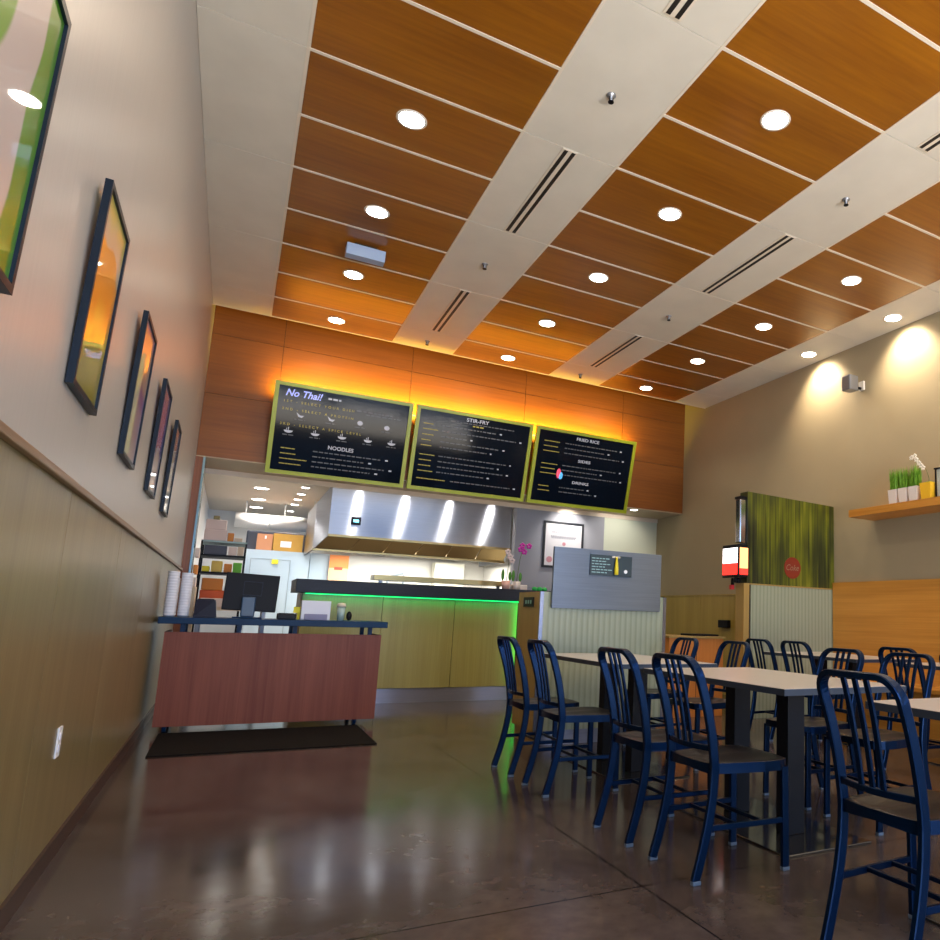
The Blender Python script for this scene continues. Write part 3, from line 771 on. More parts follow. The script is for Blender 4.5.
def text_mesh(name, s, mat, parent, loc, height, width=None, rot=(PI / 2, 0, 0), depth=0.0008, align='LEFT', spacing=1.0, shear=0.0, bold=0.0):
    cu = bpy.data.curves.new(name, 'FONT'); cu.body = s; cu.size = 1.0; cu.extrude = 0.0; cu.resolution_u = 3
    cu.space_character = spacing; cu.shear = shear; cu.offset = bold
    tmp = bpy.data.objects.new('tmp_text', cu); COL.objects.link(tmp)
    dg = bpy.context.evaluated_depsgraph_get(); dg.update()
    me = bpy.data.meshes.new_from_object(tmp.evaluated_get(dg))
    bpy.data.objects.remove(tmp); bpy.data.curves.remove(cu)
    xs_ = [v.co.x for v in me.vertices]; ys_ = [v.co.y for v in me.vertices]
    x0, x1, y0, y1 = min(xs_), max(xs_), min(ys_), max(ys_)
    sy = height / (y1 - y0); sx_ = (width / (x1 - x0)) if width else sy
    for v in me.vertices:
        x = (v.co.x - x0) * sx_; y = (v.co.y - y0) * sy
        if align == 'CENTER': x -= (x1 - x0) * sx_ / 2
        v.co = (x, y, 0)
    me.materials.clear(); me.materials.append(mat)
    o = bpy.data.objects.new(name, me); COL.objects.link(o); o.parent = parent
    o.location = loc; o.rotation_euler = rot
    return o
text_mesh('lettering', 'Coke', P('disc_lettering', (0.28, 0.17, 0.10), 0.5), pr_, (6.13, 6.345, 1.65), 0.07, 0.19, align='CENTER', shear=0.3)
bm = BM(); box(bm, 5.375, 6.37, 1.92, 5.462, 6.46, 2.42, bev=0.012); link('chrome_edge', bm, chrome, t)
part_box('top_cap', t, black_pl, 5.37, 6.365, 2.421, 5.463, 6.47, 2.45)
part_box('back_body', t, grey_met, 5.95, 6.51, 0.0, 6.77, 7.1, 2.35)
s_ = thing('soda_dispenser', 'lit soda dispenser head with a white and red screen on the bamboo cabinet', 'soda machine', (5.475, 6.375, 1.50))
def scr(name, mat, x0, y0, z0, x1, y1, z1): return part_box(name, s_, mat, x0, y0, z0, x1, y1, z1, bev=0.0)
bm = BM(); box(bm, -0.14, -0.04, 0.03, -0.012, -0.027, 0.40, bev=0.005); box(bm, -0.14, -0.028, 0.03, -0.1, 0.27, 0.40, bev=0.01); cyl(bm, (-0.12, 0.05, -0.028), (-0.12, 0.05, 0.04), 0.02, seg=10); hs = link('housing', bm, black_pl, s_)
w1 = emis('screen_white', (1.0, 0.93, 0.95), 2.2); r1 = emis('screen_red', (1.0, 0.03, 0.02), 1.4); o1 = emis('screen_orange', (1.0, 0.45, 0.15), 1.6)
for nm, mt, a in (('screen', w1, (-0.146, -0.02, 0.19, -0.141, 0.25, 0.36)), ('screen_band', r1, (-0.146, -0.02, 0.06, -0.141, 0.25, 0.188))):
    part_box(nm, s_, mt, *a)
part_box('side_screen', s_, o1, -0.125, -0.047, 0.13, -0.015, -0.041, 0.36)
part_box('side_screen_band', s_, r1, -0.125, -0.047, 0.06, -0.015, -0.041, 0.128)
bm = BM(); cyl(bm, (-0.07, 0.06, -0.03), (-0.07, 0.06, 0.03), 0.03, seg=12); cyl(bm, (-0.07, 0.16, -0.06), (-0.07, 0.16, 0.03), 0.02, seg=12); link('nozzle', bm, black_pl, s_)
part_box('lever', s_, red_pl, -0.10, 0.14, -0.10, -0.06, 0.18, -0.05)

# low orange cabinet left of soda cabinet
t = thing('low_cabinet', 'low orange wood cabinet behind the chairs, left of the soda cabinet', 'cabinet', (0, 0, 0))
part_box('body', t, orange_wood, 4.66, 6.66, 0.0, 5.38, 7.2, 0.845)
part_box('top', t, column_wood, 4.64, 6.64, 0.846, 5.395, 7.22, 0.868)
part_box('door_gap', t, slot_black, 5.015, 6.656, 0.02, 5.02, 6.66, 0.84)
bm = BM(); box(bm, 5.02, 6.72, 0.869, 5.36, 7.0, 0.89, bev=0.004); tag(link('serving_tray', bm, black_pl), 'flat black tray on the low orange cabinet', 'tray')
bm = BM(); box(bm, 6.72, 8.40, 0.95, 6.778, 8.64, 1.06, bev=0.006); tag(link('wall_box', bm, black_pl), 'small black box on the yellow wainscot beside the soda cabinet', 'box')

# ------------------------------------------------------------------ ribbed service station with steel panel
UY = 5.56
t = thing('service_station', 'pale green ribbed service station with a wood end behind the far table', 'counter', (0, 0, 0))
part_box('front_panel', t, bead, 2.745, UY, 0.12, 3.90, UY + 0.03, 1.235)
part_box('end_panel', t, column_wood, 2.715, UY + 0.012, 0.12, 2.742, UY + 0.50, 1.235)
part_box('kick_plate', t, kick_steel, 2.75, UY + 0.04, 0.0, 3.88, UY + 0.06, 0.12)
part_box('body', t, column_wood, 2.745, UY + 0.065, 0.0, 3.90, UY + 0.50, 1.23)
part_box('edge_trim', t, kick_steel, 2.715, UY - 0.006, 0.12, 2.745, UY + 0.010, 1.235)
part_box('edge_trim', t, kick_steel, 3.90, UY - 0.006, 0.12, 3.93, UY + 0.03, 1.235)
pq = part_box('number_plaque', t, black_pl, 2.706, UY + 0.13, 1.11, 2.7145, UY + 0.36, 1.19)
for k_ in range(3): part_box('plaque_mark', pq, P('plaque_mark_%d' % k_, (0.2, 0.4, 0.36), 0.4), 2.7045, UY + 0.17 + 0.055 * k_, 1.135, 2.7058, UY + 0.20 + 0.055 * k_, 1.165)
t = thing('steel_sneeze_panel', 'brushed stainless steel sheet standing above the ribbed service station', 'steel panel', (0, 0, 0))
sp = part_box('sheet', t, steel_v, 2.805, UY - 0.035, 1.105, 3.85, UY - 0.008, 1.615, bev=0.004)
tg = thing('allergen_sign', 'small dark sign with pale text lines and a yellow bottle on the steel sheet', 'sign', (3.135, UY - 0.037, 1.395))
pl = part_box('board', tg, P('sign_teal_black', (0.006, 0.022, 0.030), 0.35), 0, -0.006, 0, 0.405, 0.0, 0.178)
tl = P('sign_text', (0.25, 0.42, 0.42), 0.5)
for r_ in range(6):
    x = 0.015
    while x < 0.145 + 0.03 * (r_ % 2):
        w_ = random.uniform(0.018, 0.04)
        part_box('text_line', pl, tl, x, -0.0075, 0.022 + r_ * 0.024, x + w_, -0.0065, 0.030 + r_ * 0.024); x += w_ + 0.008
bm = BM(); lathe(bm, [(0.012, 0), (0.018, 0.004), (0.018, 0.05), (0.013, 0.10), (0.008, 0.14), (0.007, 0.155)], (0.245, -0.022, 0.012), seg=14); link('bottle_emblem', bm, P('bottle_yellow', (0.75, 0.62, 0.02), 0.35), tg)
bm = BM(); box(bm, 0.205, -0.010, 0.158, 0.285, -0.0065, 0.176); link('clip', bm, chrome, tg)
bm = BM(); cyl(bm, (0.345, -0.0075, 0.045), (0.345, -0.006, 0.045), 0.017, seg=14); link('round_mark', bm, paper, tg)

# ------------------------------------------------------------------ main counter
t = thing('service_counter', 'long service counter with olive panels, dark stone top and green under-light', 'counter', (0, 0, 0))
for a, b_ in ((1.20, 2.035), (2.041, 2.865), (2.871, 3.66)):
    part_box('front_panel', t, olive_panel, a, 8.70, 0.165, b_, 8.73, 1.205)
part_box('body', t, groove_dark, 1.21, 8.735, 0.0, 5.74, 9.25, 1.205)
part_box('kick_plate', t, kick_steel, 1.20, 8.715, 0.0, 3.66, 8.734, 0.162)
part_box('end_panel', t, column_wood, 1.185, 8.73, 0.0, 1.21, 9.25, 1.205)
part_box('end_pilaster', t, column_wood, 3.70, 8.64, 0.0, 3.80, 8.734, 1.205)
part_box('front_panel', t, olive_panel, 3.80, 8.70, 0.165, 5.74, 8.73, 1.205)
part_box('countertop', t, slab_dark, 1.115, 8.57, 1.21, 5.75, 9.30, 1.352, bev=0.004)
part_box('led_strip', t, emis('green_led_dim', (0.02, 0.6, 0.25), 0.10), 1.22, 8.66, 1.194, 3.66, 8.675, 1.206)
part_box('led_strip', t, green_led, 3.672, 8.66, 0.165, 3.692, 8.70, 1.20)
area_light('green_under_light', (2.44, 8.64, 1.20), (0.35, 0, 0), 2.44, 0.03, 1.5, (0.02, 1.0, 0.35), parent=t)
area_light('green_corner_light', (3.66, 8.64, 0.7), (PI / 2, 0, 0.6), 0.03, 1.0, 0.5, (0.02, 1.0, 0.12), parent=t)
# stainless pass shelf behind the counter
t = thing('pass_shelf', 'low gilded steel rail shelf running behind the counter top', 'shelf', (0, 0, 0))
part_box('deck', t, brass, 2.02, 9.32, 1.415, 3.72, 9.62, 1.475)
for x in (2.10, 3.62): part_box('bracket', t, grey_met, x, 9.45, 0.0, x + 0.04, 9.50, 1.414)

# plants and bits on the counter
def orchid(x, y, label, pot, petal, h, big, blossoms):
    t = thing('potted_orchid', label, 'plant', (x, y, 1.353))
    bm = BM(); lathe(bm, [(0.045, 0), (0.055, 0.11), (0.048, 0.11), (0.046, 0.10)], seg=18); link('pot', bm, pot, t)
    for a, l_ in ((2.9, 0.15), (5.9, 0.12)):
        bm = BM(); blob(bm, (0.045 * math.cos(a), 0.045 * math.sin(a), 0.11 + l_ / 2), 0.022, 0.016, l_ / 2); link('leaf', bm, leaf, t)
    bm = BM(); sweep(bm, [(0.0, 0, 0.1), (0.015, 0, 0.25), (0.03, 0, 0.40), (0.03 + big * 0.5, 0, h)], 0.007, 0.007, rnd=0.5); link('stem', bm, stem, t)
    for dx, dz in blossoms:
        bm = BM()
        for a in range(5):
            an = a * 2 * PI / 5 + 0.3; blob(bm, (0.03 + dx + 0.024 * math.cos(an), -0.01, h + dz + 0.024 * math.sin(an)), 0.021, 0.008, 0.018, sub=1)
        link('blossom', bm, petal, t)
orchid(3.52, 8.80, 'pale orchid in a pink pot on the dark counter top', pot_pink, petal_pink, 0.42, 0.0, ((0.0, 0.0), (-0.03, 0.06), (0.03, -0.05)))
orchid(3.68, 8.86, 'magenta orchid in a white pot on the dark counter top', pot_white, magenta, 0.53, 0.06, ((0.0, 0.0), (0.05, -0.03), (0.02, 0.05), (0.11, 0.05)))
bm = BM(); box(bm, 3.60, 8.93, 1.353, 3.86, 9.15, 1.43, bev=0.01); tag(link('napkin_tray', bm, pot_white), 'low white tray on the counter beside the orchids', 'tray')
for k_ in range(3):
    bm = BM(); lathe(bm, [(0.03, 0), (0.034, 0.02), (0.026, 0.045), (0.008, 0.05)], (3.87 + k_ * 0.068, 8.70, 1.353), seg=14)
    tag(link('sauce_cup', bm, P('cup_green_%d' % k_, (0.01, 0.40, 0.07), 0.4)), 'small green cup on the counter top, %s of three' % ['left', 'middle', 'right'][k_], 'cup', 'green cups on the counter')

# ------------------------------------------------------------------ register desk
RY = 7.12
t = thing('register_desk', 'reddish wood register desk on casters with a raised navy top', 'desk', (0, 0, 0))
part_box('front_panel', t, red_wood, 0.088, RY, 0.055, 1.775, RY + 0.025, 0.812)
part_box('side_panel', t, red_wood, 0.088, RY + 0.026, 0.10, 0.113, RY + 0.62, 0.812)
part_box('side_panel', t, red_wood, 1.75, RY + 0.026, 0.10, 1.775, RY + 0.62, 0.812)
part_box('bottom_shelf', t, column_wood, 0.114, RY + 0.026, 0.10, 1.749, RY + 0.62, 0.125)
part_box('work_shelf', t, column_wood, 0.114, RY + 0.026, 0.66, 1.749, RY + 0.62, 0.685)
part_box('countertop', t, slab_navy, 0.035, RY - 0.05, 0.878, 1.815, RY + 0.66, 0.932, bev=0.004)
for x in (0.19, 0.60, 1.03, 1.66):
    for y in (RY + 0.03, RY + 0.50):
        bm = BM(); box(bm, x, y, 0.686 if y > RY + 0.1 else 0.81, x + 0.035, y + 0.035, 0.878); link('riser', bm, slab_navy, t)
for x in (0.15, 1.60):
    for y in (RY + 0.10, RY + 0.52):
        bm = BM(); cyl(bm, (x, y, 0.035), (x + 0.03, y, 0.035), 0.035, seg=16); box(bm, x + 0.005, y - 0.02, 0.055, x + 0.025, y + 0.02, 0.10); link('caster', bm, slab_navy, t)
bm = BM(); box(bm, 0.138, 6.07, 0.0, 1.63, 7.10, 0.010, bev=0.003)
tag(link('floor_mat', bm, mat_rubber), 'dark rubber mat on the floor before the register desk', 'mat')

TZ = 0.933
def cup_stack(x, y, h, n, label):
    t = thing('cup_stack', label, 'cups', (x, y, TZ), 0, 'stacks of white paper cups on the register desk')
    bm = BM(); prof = [(0.034, 0.0)]
    k_ = int(n)
    for i in range(k_):
        z = h * (i + 1) / k_ - 0.01; prof += [(0.0425, z - 0.002), (0.0437, z), (0.0437, z + 0.006), (0.0425, z + 0.008)]
    lathe(bm, prof, seg=20); link('nested_cups', bm, cup_white, t)
cup_stack(0.092, RY + 0.16, 0.38, 16, 'white cup stack on the desk next to the wall, the left one')
cup_stack(0.088, RY + 0.36, 0.33, 13, 'shorter white cup stack close to the wall behind the left stack')
cup_stack(0.188, RY + 0.22, 0.375, 16, 'white cup stack on the desk, the right one beside the printer')
t = thing('receipt_printer', 'dark navy receipt printer on the register desk', 'printer', (0.335, RY + 0.20, TZ))
bm = BM(); quadbox(bm, [(-0.07, -0.09, 0), (0.10, -0.09, 0), (0.10, 0.10, 0), (-0.07, 0.10, 0), (-0.06, -0.04, 0.15), (0.08, -0.06, 0.15), (0.085, 0.09, 0.13), (-0.06, 0.09, 0.16)]); link('body', bm, dark_pl, t)
part_box('paper_slot', t, black_pl, -0.05, -0.01, 0.1505, 0.07, 0.01, 0.158)
t = thing('monitor', 'black touchscreen monitor seen from behind on the register desk', 'monitor', (0.66, RY + 0.22, TZ))
bm = BM(); box(bm, -0.200, -0.02, 0.065, 0.222, 0.012, 0.395, bev=0.006); b_ = link('screen_back', bm, black_pl, t); b_.rotation_euler = (-0.10, 0.035, 0)
bm = BM()
for a in ((-0.055, -0.026, 0.20, 0.095, -0.0205, 0.206), (-0.055, -0.026, 0.32, 0.095, -0.0205, 0.326), (-0.055, -0.026, 0.206, -0.049, -0.0205, 0.32), (0.089, -0.026, 0.206, 0.095, -0.0205, 0.32)): box(bm, *a)
link('mount_frame', bm, dark_pl, b_)
bm = BM(); box(bm, -0.05, -0.05, 0.012, 0.06, -0.022, 0.19, bev=0.01); link('stand', bm, P('stand_navy', (0.015, 0.05, 0.11), 0.35), t)
part_box('foot', t, slab_navy, -0.11, -0.09, 0, 0.12, 0.08, 0.012, bev=0.003)
bm = BM(); box(bm, 0.90, RY + 0.12, TZ, 1.05, RY + 0.26, TZ + 0.05, bev=0.006); box(bm, 0.915, RY + 0.14, TZ + 0.048, 1.035, RY + 0.24, TZ + 0.056)
tag(link('card_reader', bm, black_pl), 'flat black card reader on the desk right of the monitor', 'card reader')
t = thing('brochure_holder', 'white box with a grey front pocket on the right of the register desk', 'holder', (1.21, RY + 0.18, TZ))
part_box('case', t, cup_white, -0.12, -0.02, 0, 0.125, 0.06, 0.175, bev=0.004)
part_box('pocket', t, P('pocket_grey', (0.22, 0.22, 0.36), 0.5), -0.09, -0.045, 0, 0.10, -0.021, 0.055, bev=0.003)
t = thing('takeaway_cup', 'clear teal cup with a pale lid at the right of the register desk', 'cup', (1.425, RY + 0.16, TZ))
bm = BM(); lathe(bm, [(0.028, 0), (0.038, 0.125), (0.036, 0.125)], seg=18); link('cup_body', bm, P('cup_pale_teal', (0.35, 0.48, 0.45), 0.2), t)
bm = BM(); lathe(bm, [(0.041, 0.125), (0.041, 0.14), (0.034, 0.16), (0.005, 0.165)], seg=18); link('lid', bm, P('lid_cream', (0.62, 0.58, 0.46), 0.5), t)
bm = BM(); blob(bm, (1.50, RY + 0.17, TZ + 0.045), 0.026, 0.02, 0.045); tag(link('hand_stamp', bm, black_pl), 'small black knob-shaped stamp beside the teal cup', 'stamp')
bm = BM(); box(bm, 1.065, RY + 0.22, TZ, 1.085, RY + 0.24, TZ + 0.10); box(bm, 1.03, RY + 0.21, TZ + 0.06, 1.085, RY + 0.218, TZ + 0.115)
tag(link('note_clip', bm, yellow_note), 'yellow note standing left of the white brochure box', 'note')

# ------------------------------------------------------------------ menu boards
ANG = math.atan2(0.27, 1.10); CA = math.cos(ANG)
def zb(z): return (z - 2.665) / CA
def menu_board(x0, x1, label):
    t = thing('menu_board', label, 'menu board', ((x0 + x1) / 2, 9.772, 2.665), 0, 'lime-framed menu boards on the bulkhead')
    t.rotation_euler = (ANG, 0, 0)
    hw = (x1 - x0) / 2; h = 1.13; f = 0.048
    bm = BM()
    box(bm, -hw, -0.022, 0, hw, 0.035, f); box(bm, -hw, -0.022, h - f, hw, 0.035, h)
    box(bm, -hw, -0.022, f, -hw + f, 0.035, h - f); box(bm, hw - f, -0.022, f, hw, 0.035, h - f)
    link('frame', bm, lime, t)
    bm = BM(); box(bm, -hw + f, -0.006, f, hw - f, 0.03, h - f); p = link('panel', bm, board_black, t)
    return t, p, (x0 + x1) / 2
SURF = -0.0085
def tx(p, cx_, s, x0, x1, z, hgt, mat, **kw):
    return text_mesh('lettering', s, mat, p, (x0 - cx_, SURF, zb(z)), hgt, x1 - x0, **kw)
def dashes(p, cx_, name, mat, x0, x1, z, hgt, wmin=0.02, wmax=0.07, gap=0.014):
    bm = BM(); x = x0
    while x < x1:
        w_ = min(random.uniform(wmin, wmax), x1 - x)
        box(bm, x - cx_, SURF, zb(z), x + w_ - cx_, SURF + 0.002, zb(z) + hgt); x += w_ + gap
    return link(name, bm, mat, p)
t, p, c = menu_board(0.720, 2.345, 'left menu board with noodle dishes and spice levels')
tx(p, c, 'No Thai!', 0.845, 1.255, 3.60, 0.088, txt_blue, shear=0.3, bold=0.02)
dashes(p, c, 'small_print', txt_white, 1.32, 1.47, 3.63, 0.022)
tx(p, c, '1ST - SELECT YOUR DISH', 0.835, 1.635, 3.525, 0.030, txt_yellow, bold=0.01, spacing=1.7)
tx(p, c, '2ND - SELECT A PROTEIN', 0.825, 1.635, 3.432, 0.030, txt_yellow, bold=0.01, spacing=1.7)
tx(p, c, '3RD - SELECT A SPICE LEVEL', 0.82, 1.75, 3.253, 0.030, txt_yellow, bold=0.01, spacing=1.7)
tx(p, c, 'NOODLES', 1.385, 1.685, 3.028, 0.050, txt_white, bold=0.02)
def icon(p, cx_, x, z, kind):
    bm = BM(); X = x - cx_; Z = zb(z)
    if kind == 'bowl':
        vs = [bm.verts.new((X + 0.05 * math.cos(PI + PI * i / 8), SURF, Z + 0.032 * math.sin(PI + PI * i / 8))) for i in range(9)]; bm.faces.new(vs)
        box(bm, X - 0.004, SURF, Z + 0.004, X + 0.004, SURF + 0.002, Z + 0.04)
        box(bm, X - 0.022, SURF, Z + 0.004, X - 0.016, SURF + 0.002, Z + 0.028)
    elif kind == 'round':
        vs = [bm.verts.new((X + 0.034 * math.cos(2 * PI * i / 12), SURF, Z + 0.03 * math.sin(2 * PI * i / 12))) for i in range(12)]; bm.faces.new(vs)
    else:
        vs = [bm.verts.new((X + a, SURF, Z + b2)) for a, b2 in ((-0.045, 0.03), (-0.02, -0.02), (0.02, -0.03), (0.045, 0.0), (0.0, -0.002))]; bm.faces.new(vs)
    link('icon', bm, txt_white, p)
for x, z, k_ in ((1.03, 3.39, 'wing'), (1.38, 3.40, 'wing'), (1.72, 3.405, 'round'), (2.05, 3.395, 'round'),
                 (0.92, 3.195, 'bowl'), (1.22, 3.20, 'bowl'), (1.53, 3.205, 'bowl'), (1.84, 3.21, 'bowl'), (2.13, 3.215, 'bowl')):
    icon(p, c, x, z, k_); dashes(p, c, 'small_print', txt_grey, x - 0.06, x + 0.06, z - 0.06, 0.012)
dashes(p, c, 'small_print', txt_grey, 1.66, 2.10, 3.545, 0.016); dashes(p, c, 'small_print', txt_grey, 1.78, 2.22, 3.515, 0.012)
for r_, (z, e1, e2) in enumerate(((2.975, 1.02, 2.08), (2.912, 1.03, 1.88), (2.850, 1.16, 2.14), (2.790, 1.10, 1.97))):
    dashes(p, c, 'dish_name', txt_yellow, 0.86, e1, z, 0.011, gap=0.004); dashes(p, c, 'small_print', txt_grey, 1.22, e2 - 0.06, z, 0.014)
    dashes(p, c, 'price', txt_white, e2, e2 + 0.035, z, 0.018)
t, p, c = menu_board(2.392, 4.025, 'middle menu board headed stir-fry')
tx(p, c, 'STIR-FRY', 3.065, 3.38, 3.645, 0.050, txt_white, bold=0.02)
dashes(p, c, 'small_print', txt_grey, 2.85, 3.75, 3.615, 0.012); dashes(p, c, 'small_print', txt_yellow, 3.16, 3.31, 3.585, 0.018)
for r_ in range(11):
    z = 3.535 - r_ * 0.071 - (0.05 if r_ > 4 else 0) - (0.03 if r_ > 8 else 0)
    if z < 2.76: break
    dashes(p, c, 'dish_name', txt_yellow, 2.50, 2.50 + [0.13, 0.20, 0.15, 0.12, 0.14, 0.20, 0.16, 0.16, 0.20, 0.38, 0.20][r_], z, 0.011, gap=0.004)
    e2 = 3.0 + [0.55, 0.85, 0.15, 0.62, 0.45, 0.75, 0.58, 0.72, 0.45, 0.85, 0.5][r_]
    dashes(p, c, 'small_print', txt_grey, 2.75 + (0.2 if r_ == 9 else 0), e2 - 0.05, z, 0.014); dashes(p, c, 'price', txt_white, e2, e2 + 0.03, z, 0.018)
t, p, c = menu_board(4.080, 5.72, 'right menu board with fried rice, sides and drinks')
tx(p, c, 'FRIED RICE', 4.72, 5.09, 3.635, 0.046, txt_white, bold=0.02)
tx(p, c, 'SIDES', 4.79, 4.995, 3.325, 0.042, txt_white, bold=0.02)
tx(p, c, 'DRINKS', 4.745, 5.015, 3.005, 0.042, txt_white, bold=0.02)
for z, e1, e2 in ((3.565, 4.46, 5.46), (3.495, 4.44, 5.26), (3.425, 4.47, 5.52), (3.245, 4.47, 5.50), (3.178, 4.44, 5.18), (3.110, 4.47, 5.53), (2.925, 4.38, 5.00), (2.862, 4.40, 5.14)):
    dashes(p, c, 'dish_name', txt_yellow, 4.22, e1, z, 0.011, gap=0.004); dashes(p, c, 'small_print', txt_grey, 4.55, e2 - 0.05, z, 0.014)
    dashes(p, c, 'price', txt_white, e2, e2 + 0.03, z, 0.018)
bm = BM(); blob(bm, (4.51 - c, SURF, zb(3.13)), 0.035, 0.003, 0.075, sub=2); link('flame_emblem', bm, txt_red, p)
bm = BM(); blob(bm, (4.545 - c, SURF, zb(3.10)), 0.035, 0.0035, 0.055, sub=2); link('flame_emblem', bm, txt_cyan, p)
# amber up-light hidden behind the boards
t = thing('cove_light', 'amber strip light hidden behind the tops of the menu boards', 'strip light', (0, 0, 0))
part_box('strip', t, amber_led, 0.80, 9.67, 3.64, 5.65, 9.69, 3.655)
area_light('amber_wash', (3.22, 9.66, 3.70), (PI - 0.75, 0, 0), 4.9, 0.06, 125, (1.0, 0.66, 0.05), parent=t)

# ------------------------------------------------------------------ framed notice on grey wall + its spot
t = thing('framed_notice', 'black framed white notice on the grey wall above the counter', 'picture', (4.70, YB - 0.025, 1.80))
bm = BM(); w_, h_ = 0.70, 0.745; f_ = 0.035
box(bm, 0, 0, 0, w_, 0.024, f_); box(bm, 0, 0, h_ - f_, w_, 0.024, h_); box(bm, 0, 0, f_, f_, 0.024, h_ - f_); box(bm, w_ - f_, 0, f_, w_, 0.024, h_ - f_)
link('frame', bm, frame_black, t)
pp = part_box('sheet', t, P('notice_paper', (0.62, 0.60, 0.62), 0.5), f_, 0.008, f_, w_ - f_, 0.022, h_ - f_)
tg_ = P('notice_print', (0.36, 0.36, 0.40), 0.6)
for z, a, b_ in ((0.62, 0.27, 0.43), (0.56, 0.15, 0.55), (0.49, 0.13, 0.57), (0.47, 0.14, 0.56)):
    bm = BM(); x = a
    while x < b_:
        box(bm, x, 0.006, z, x + 0.022, 0.0075, z + 0.03); x += 0.03
    link('print_line', bm, tg_, pp)
bm = BM(); cyl(bm, (0.36, 0.006, 0.39), (0.36, 0.0075, 0.39), 0.03, seg=16)
rose = P('notice_rose', (0.50, 0.22, 0.26), 0.6); link('print_emblem', bm, rose, pp)
bm = BM(); cyl(bm, (0.12, 0.006, 0.13), (0.12, 0.0075, 0.13), 0.05, seg=16); link('print_emblem', bm, rose, pp)
def small_spot(x, y, z, label, power, ang=1.4, aim=(0, 0, 0), mat=kit_glow, group='small lamps over the service line', r=0.055):
    t = thing('spot_lamp', label, 'ceiling light', (x, y, z), 0, group)
    bm = BM(); lathe(bm, [(r, -0.001), (r + 0.014, -0.006), (r + 0.018, -0.001), (r + 0.018, 0.002)], seg=20); link('trim_ring', bm, trim_white, t)
    bm = BM(); lathe(bm, [(0.001, -0.003), (r, -0.003), (r, 0.002)], seg=18); link('lens', bm, mat, t)
    if power: spot_light('lamp_beam', (0, 0, -0.02), aim, power, (1.0, 0.95, 0.88), ang, 0.7, 0.04, t)
small_spot(5.10, YB - 0.36, 2.764, 'lamp under the bulkhead washing the grey wall with the notice', 30, 1.9, (0.75, 0, 0))
small_spot(5.95, YB - 0.70, 2.764, 'added lamp under the bulkhead to brighten the pale green wall', 22, 1.9, (0.9, 0, 0))  # added lamp, tucked towards the boards, lifts the pale wall
for k_, y in enumerate((11.34, 12.5, 13.85, 15.0)):
    small_spot(0.765, y, 2.858, 'large kitchen ceiling lamp on the left, %s of the row' % ['nearest', 'second', 'third', 'farthest'][k_], 40, 2.6, group='left kitchen ceiling lamps', r=0.10)
for k_, y in enumerate((11.33, 11.95, 12.7, 13.37, 14.07, 15.1)):
    small_spot(1.335, y, 2.858, 'small kitchen aisle lamp, %s of the row' % ['nearest', 'second', 'third', 'fourth', 'fifth', 'farthest'][k_], 14, 2.6, group='kitchen aisle lamps')
for k_, x in enumerate((2.05, 2.74, 3.43, 4.12)):
    small_spot(x, 11.02, 2.858, 'small lamp above the steel hood front, %s of four' % ['leftmost', 'second', 'third', 'rightmost'][k_], 30, 2.4, (0.3, 0, 0), group='lamps in front of the hood')

# ------------------------------------------------------------------ kitchen: hood, cooler, boxes, rack
t = thing('range_hood', 'big stainless steel exhaust hood over the cooking line', 'range hood', (0, 0, 0))
bm = BM()
HX0, HX1 = 1.65, 4.40
GX0, GX1, GY, GZ = 1.49, 4.43, 11.62, 1.90
box(bm, HX0, 11.28, 2.12, HX1, 11.31, 2.855)                     # front
for x, g in ((HX0, GX0), (HX1, GX1)):                            # flared cheeks
    e_ = 0.012 if x == HX0 else -0.012
    quadbox(bm, [(x, 11.285, 2.10), (x + e_, 11.285, 2.10), (g + e_, GY, GZ), (g, GY, GZ), (x, 11.285, 2.85), (x + e_, 11.285, 2.85), (g + e_, GY, 2.60), (g, GY, 2.60)])
box(bm, GX0, GY, GZ, GX0 + 0.02, 13.05, 2.60); box(bm, GX1 - 0.02, GY, GZ, GX1, 13.0, 2.60)
quadbox(bm, [(HX0, 11.31, 2.84), (HX1, 11.31, 2.84), (GX1, GY, 2.59), (GX0, GY, 2.59), (HX0, 11.31, 2.855), (HX1, 11.31, 2.855), (GX1, GY, 2.605), (GX0, GY, 2.605)])
box(bm, GX0, GY, 2.59, GX1, 13.05, 2.605)
link('canopy', bm, hood_steel, t)
bm = BM(); box(bm, HX0, 11.27, 2.085, HX1, 11.32, 2.12); link('lower_rim', bm, brass, t)
n_ = 6
for i in range(n_):
    u0, u1 = i / n_, (i + 0.97) / n_
    a0, b0 = HX0 + (HX1 - HX0) * u0, HX0 + (HX1 - HX0) * u1; a1, b1 = GX0 + 0.02 + (GX1 - GX0 - 0.04) * u0, GX0 + 0.02 + (GX1 - GX0 - 0.04) * u1
    bm = BM(); quadbox(bm, [(a0, 11.33, 2.09), (b0, 11.33, 2.09), (b1, GY - 0.02, GZ + 0.02), (a1, GY - 0.02, GZ + 0.02), (a0, 11.33, 2.11), (b0, 11.33, 2.11), (b1, GY - 0.02, GZ + 0.04), (a1, GY - 0.02, GZ + 0.04)])
    link('filter', bm, brass, t)
part_box('back_lip', t, brass, GX0, GY - 0.019, GZ - 0.01, GX1, GY + 0.02, GZ + 0.03)
cp = part_box('control_panel', t, black_pl, 1.94, 11.265, 2.28, 2.075, 11.279, 2.40)
part_box('display', cp, emis('display_cyan', (0.2, 0.75, 0.95), 1.5), 1.97, 11.262, 2.32, 2.045, 11.2645, 2.36)
t = thing('cooking_range', 'low steel cooking equipment line under the hood', 'stove', (0, 0, 0))
part_box('body', t, grey_met, 1.9, 12.5, 0.0, 4.3, 13.25, 0.95)
part_box('cooktop', t, black_pl, 1.9, 12.48, 0.951, 4.3, 13.25, 0.98)
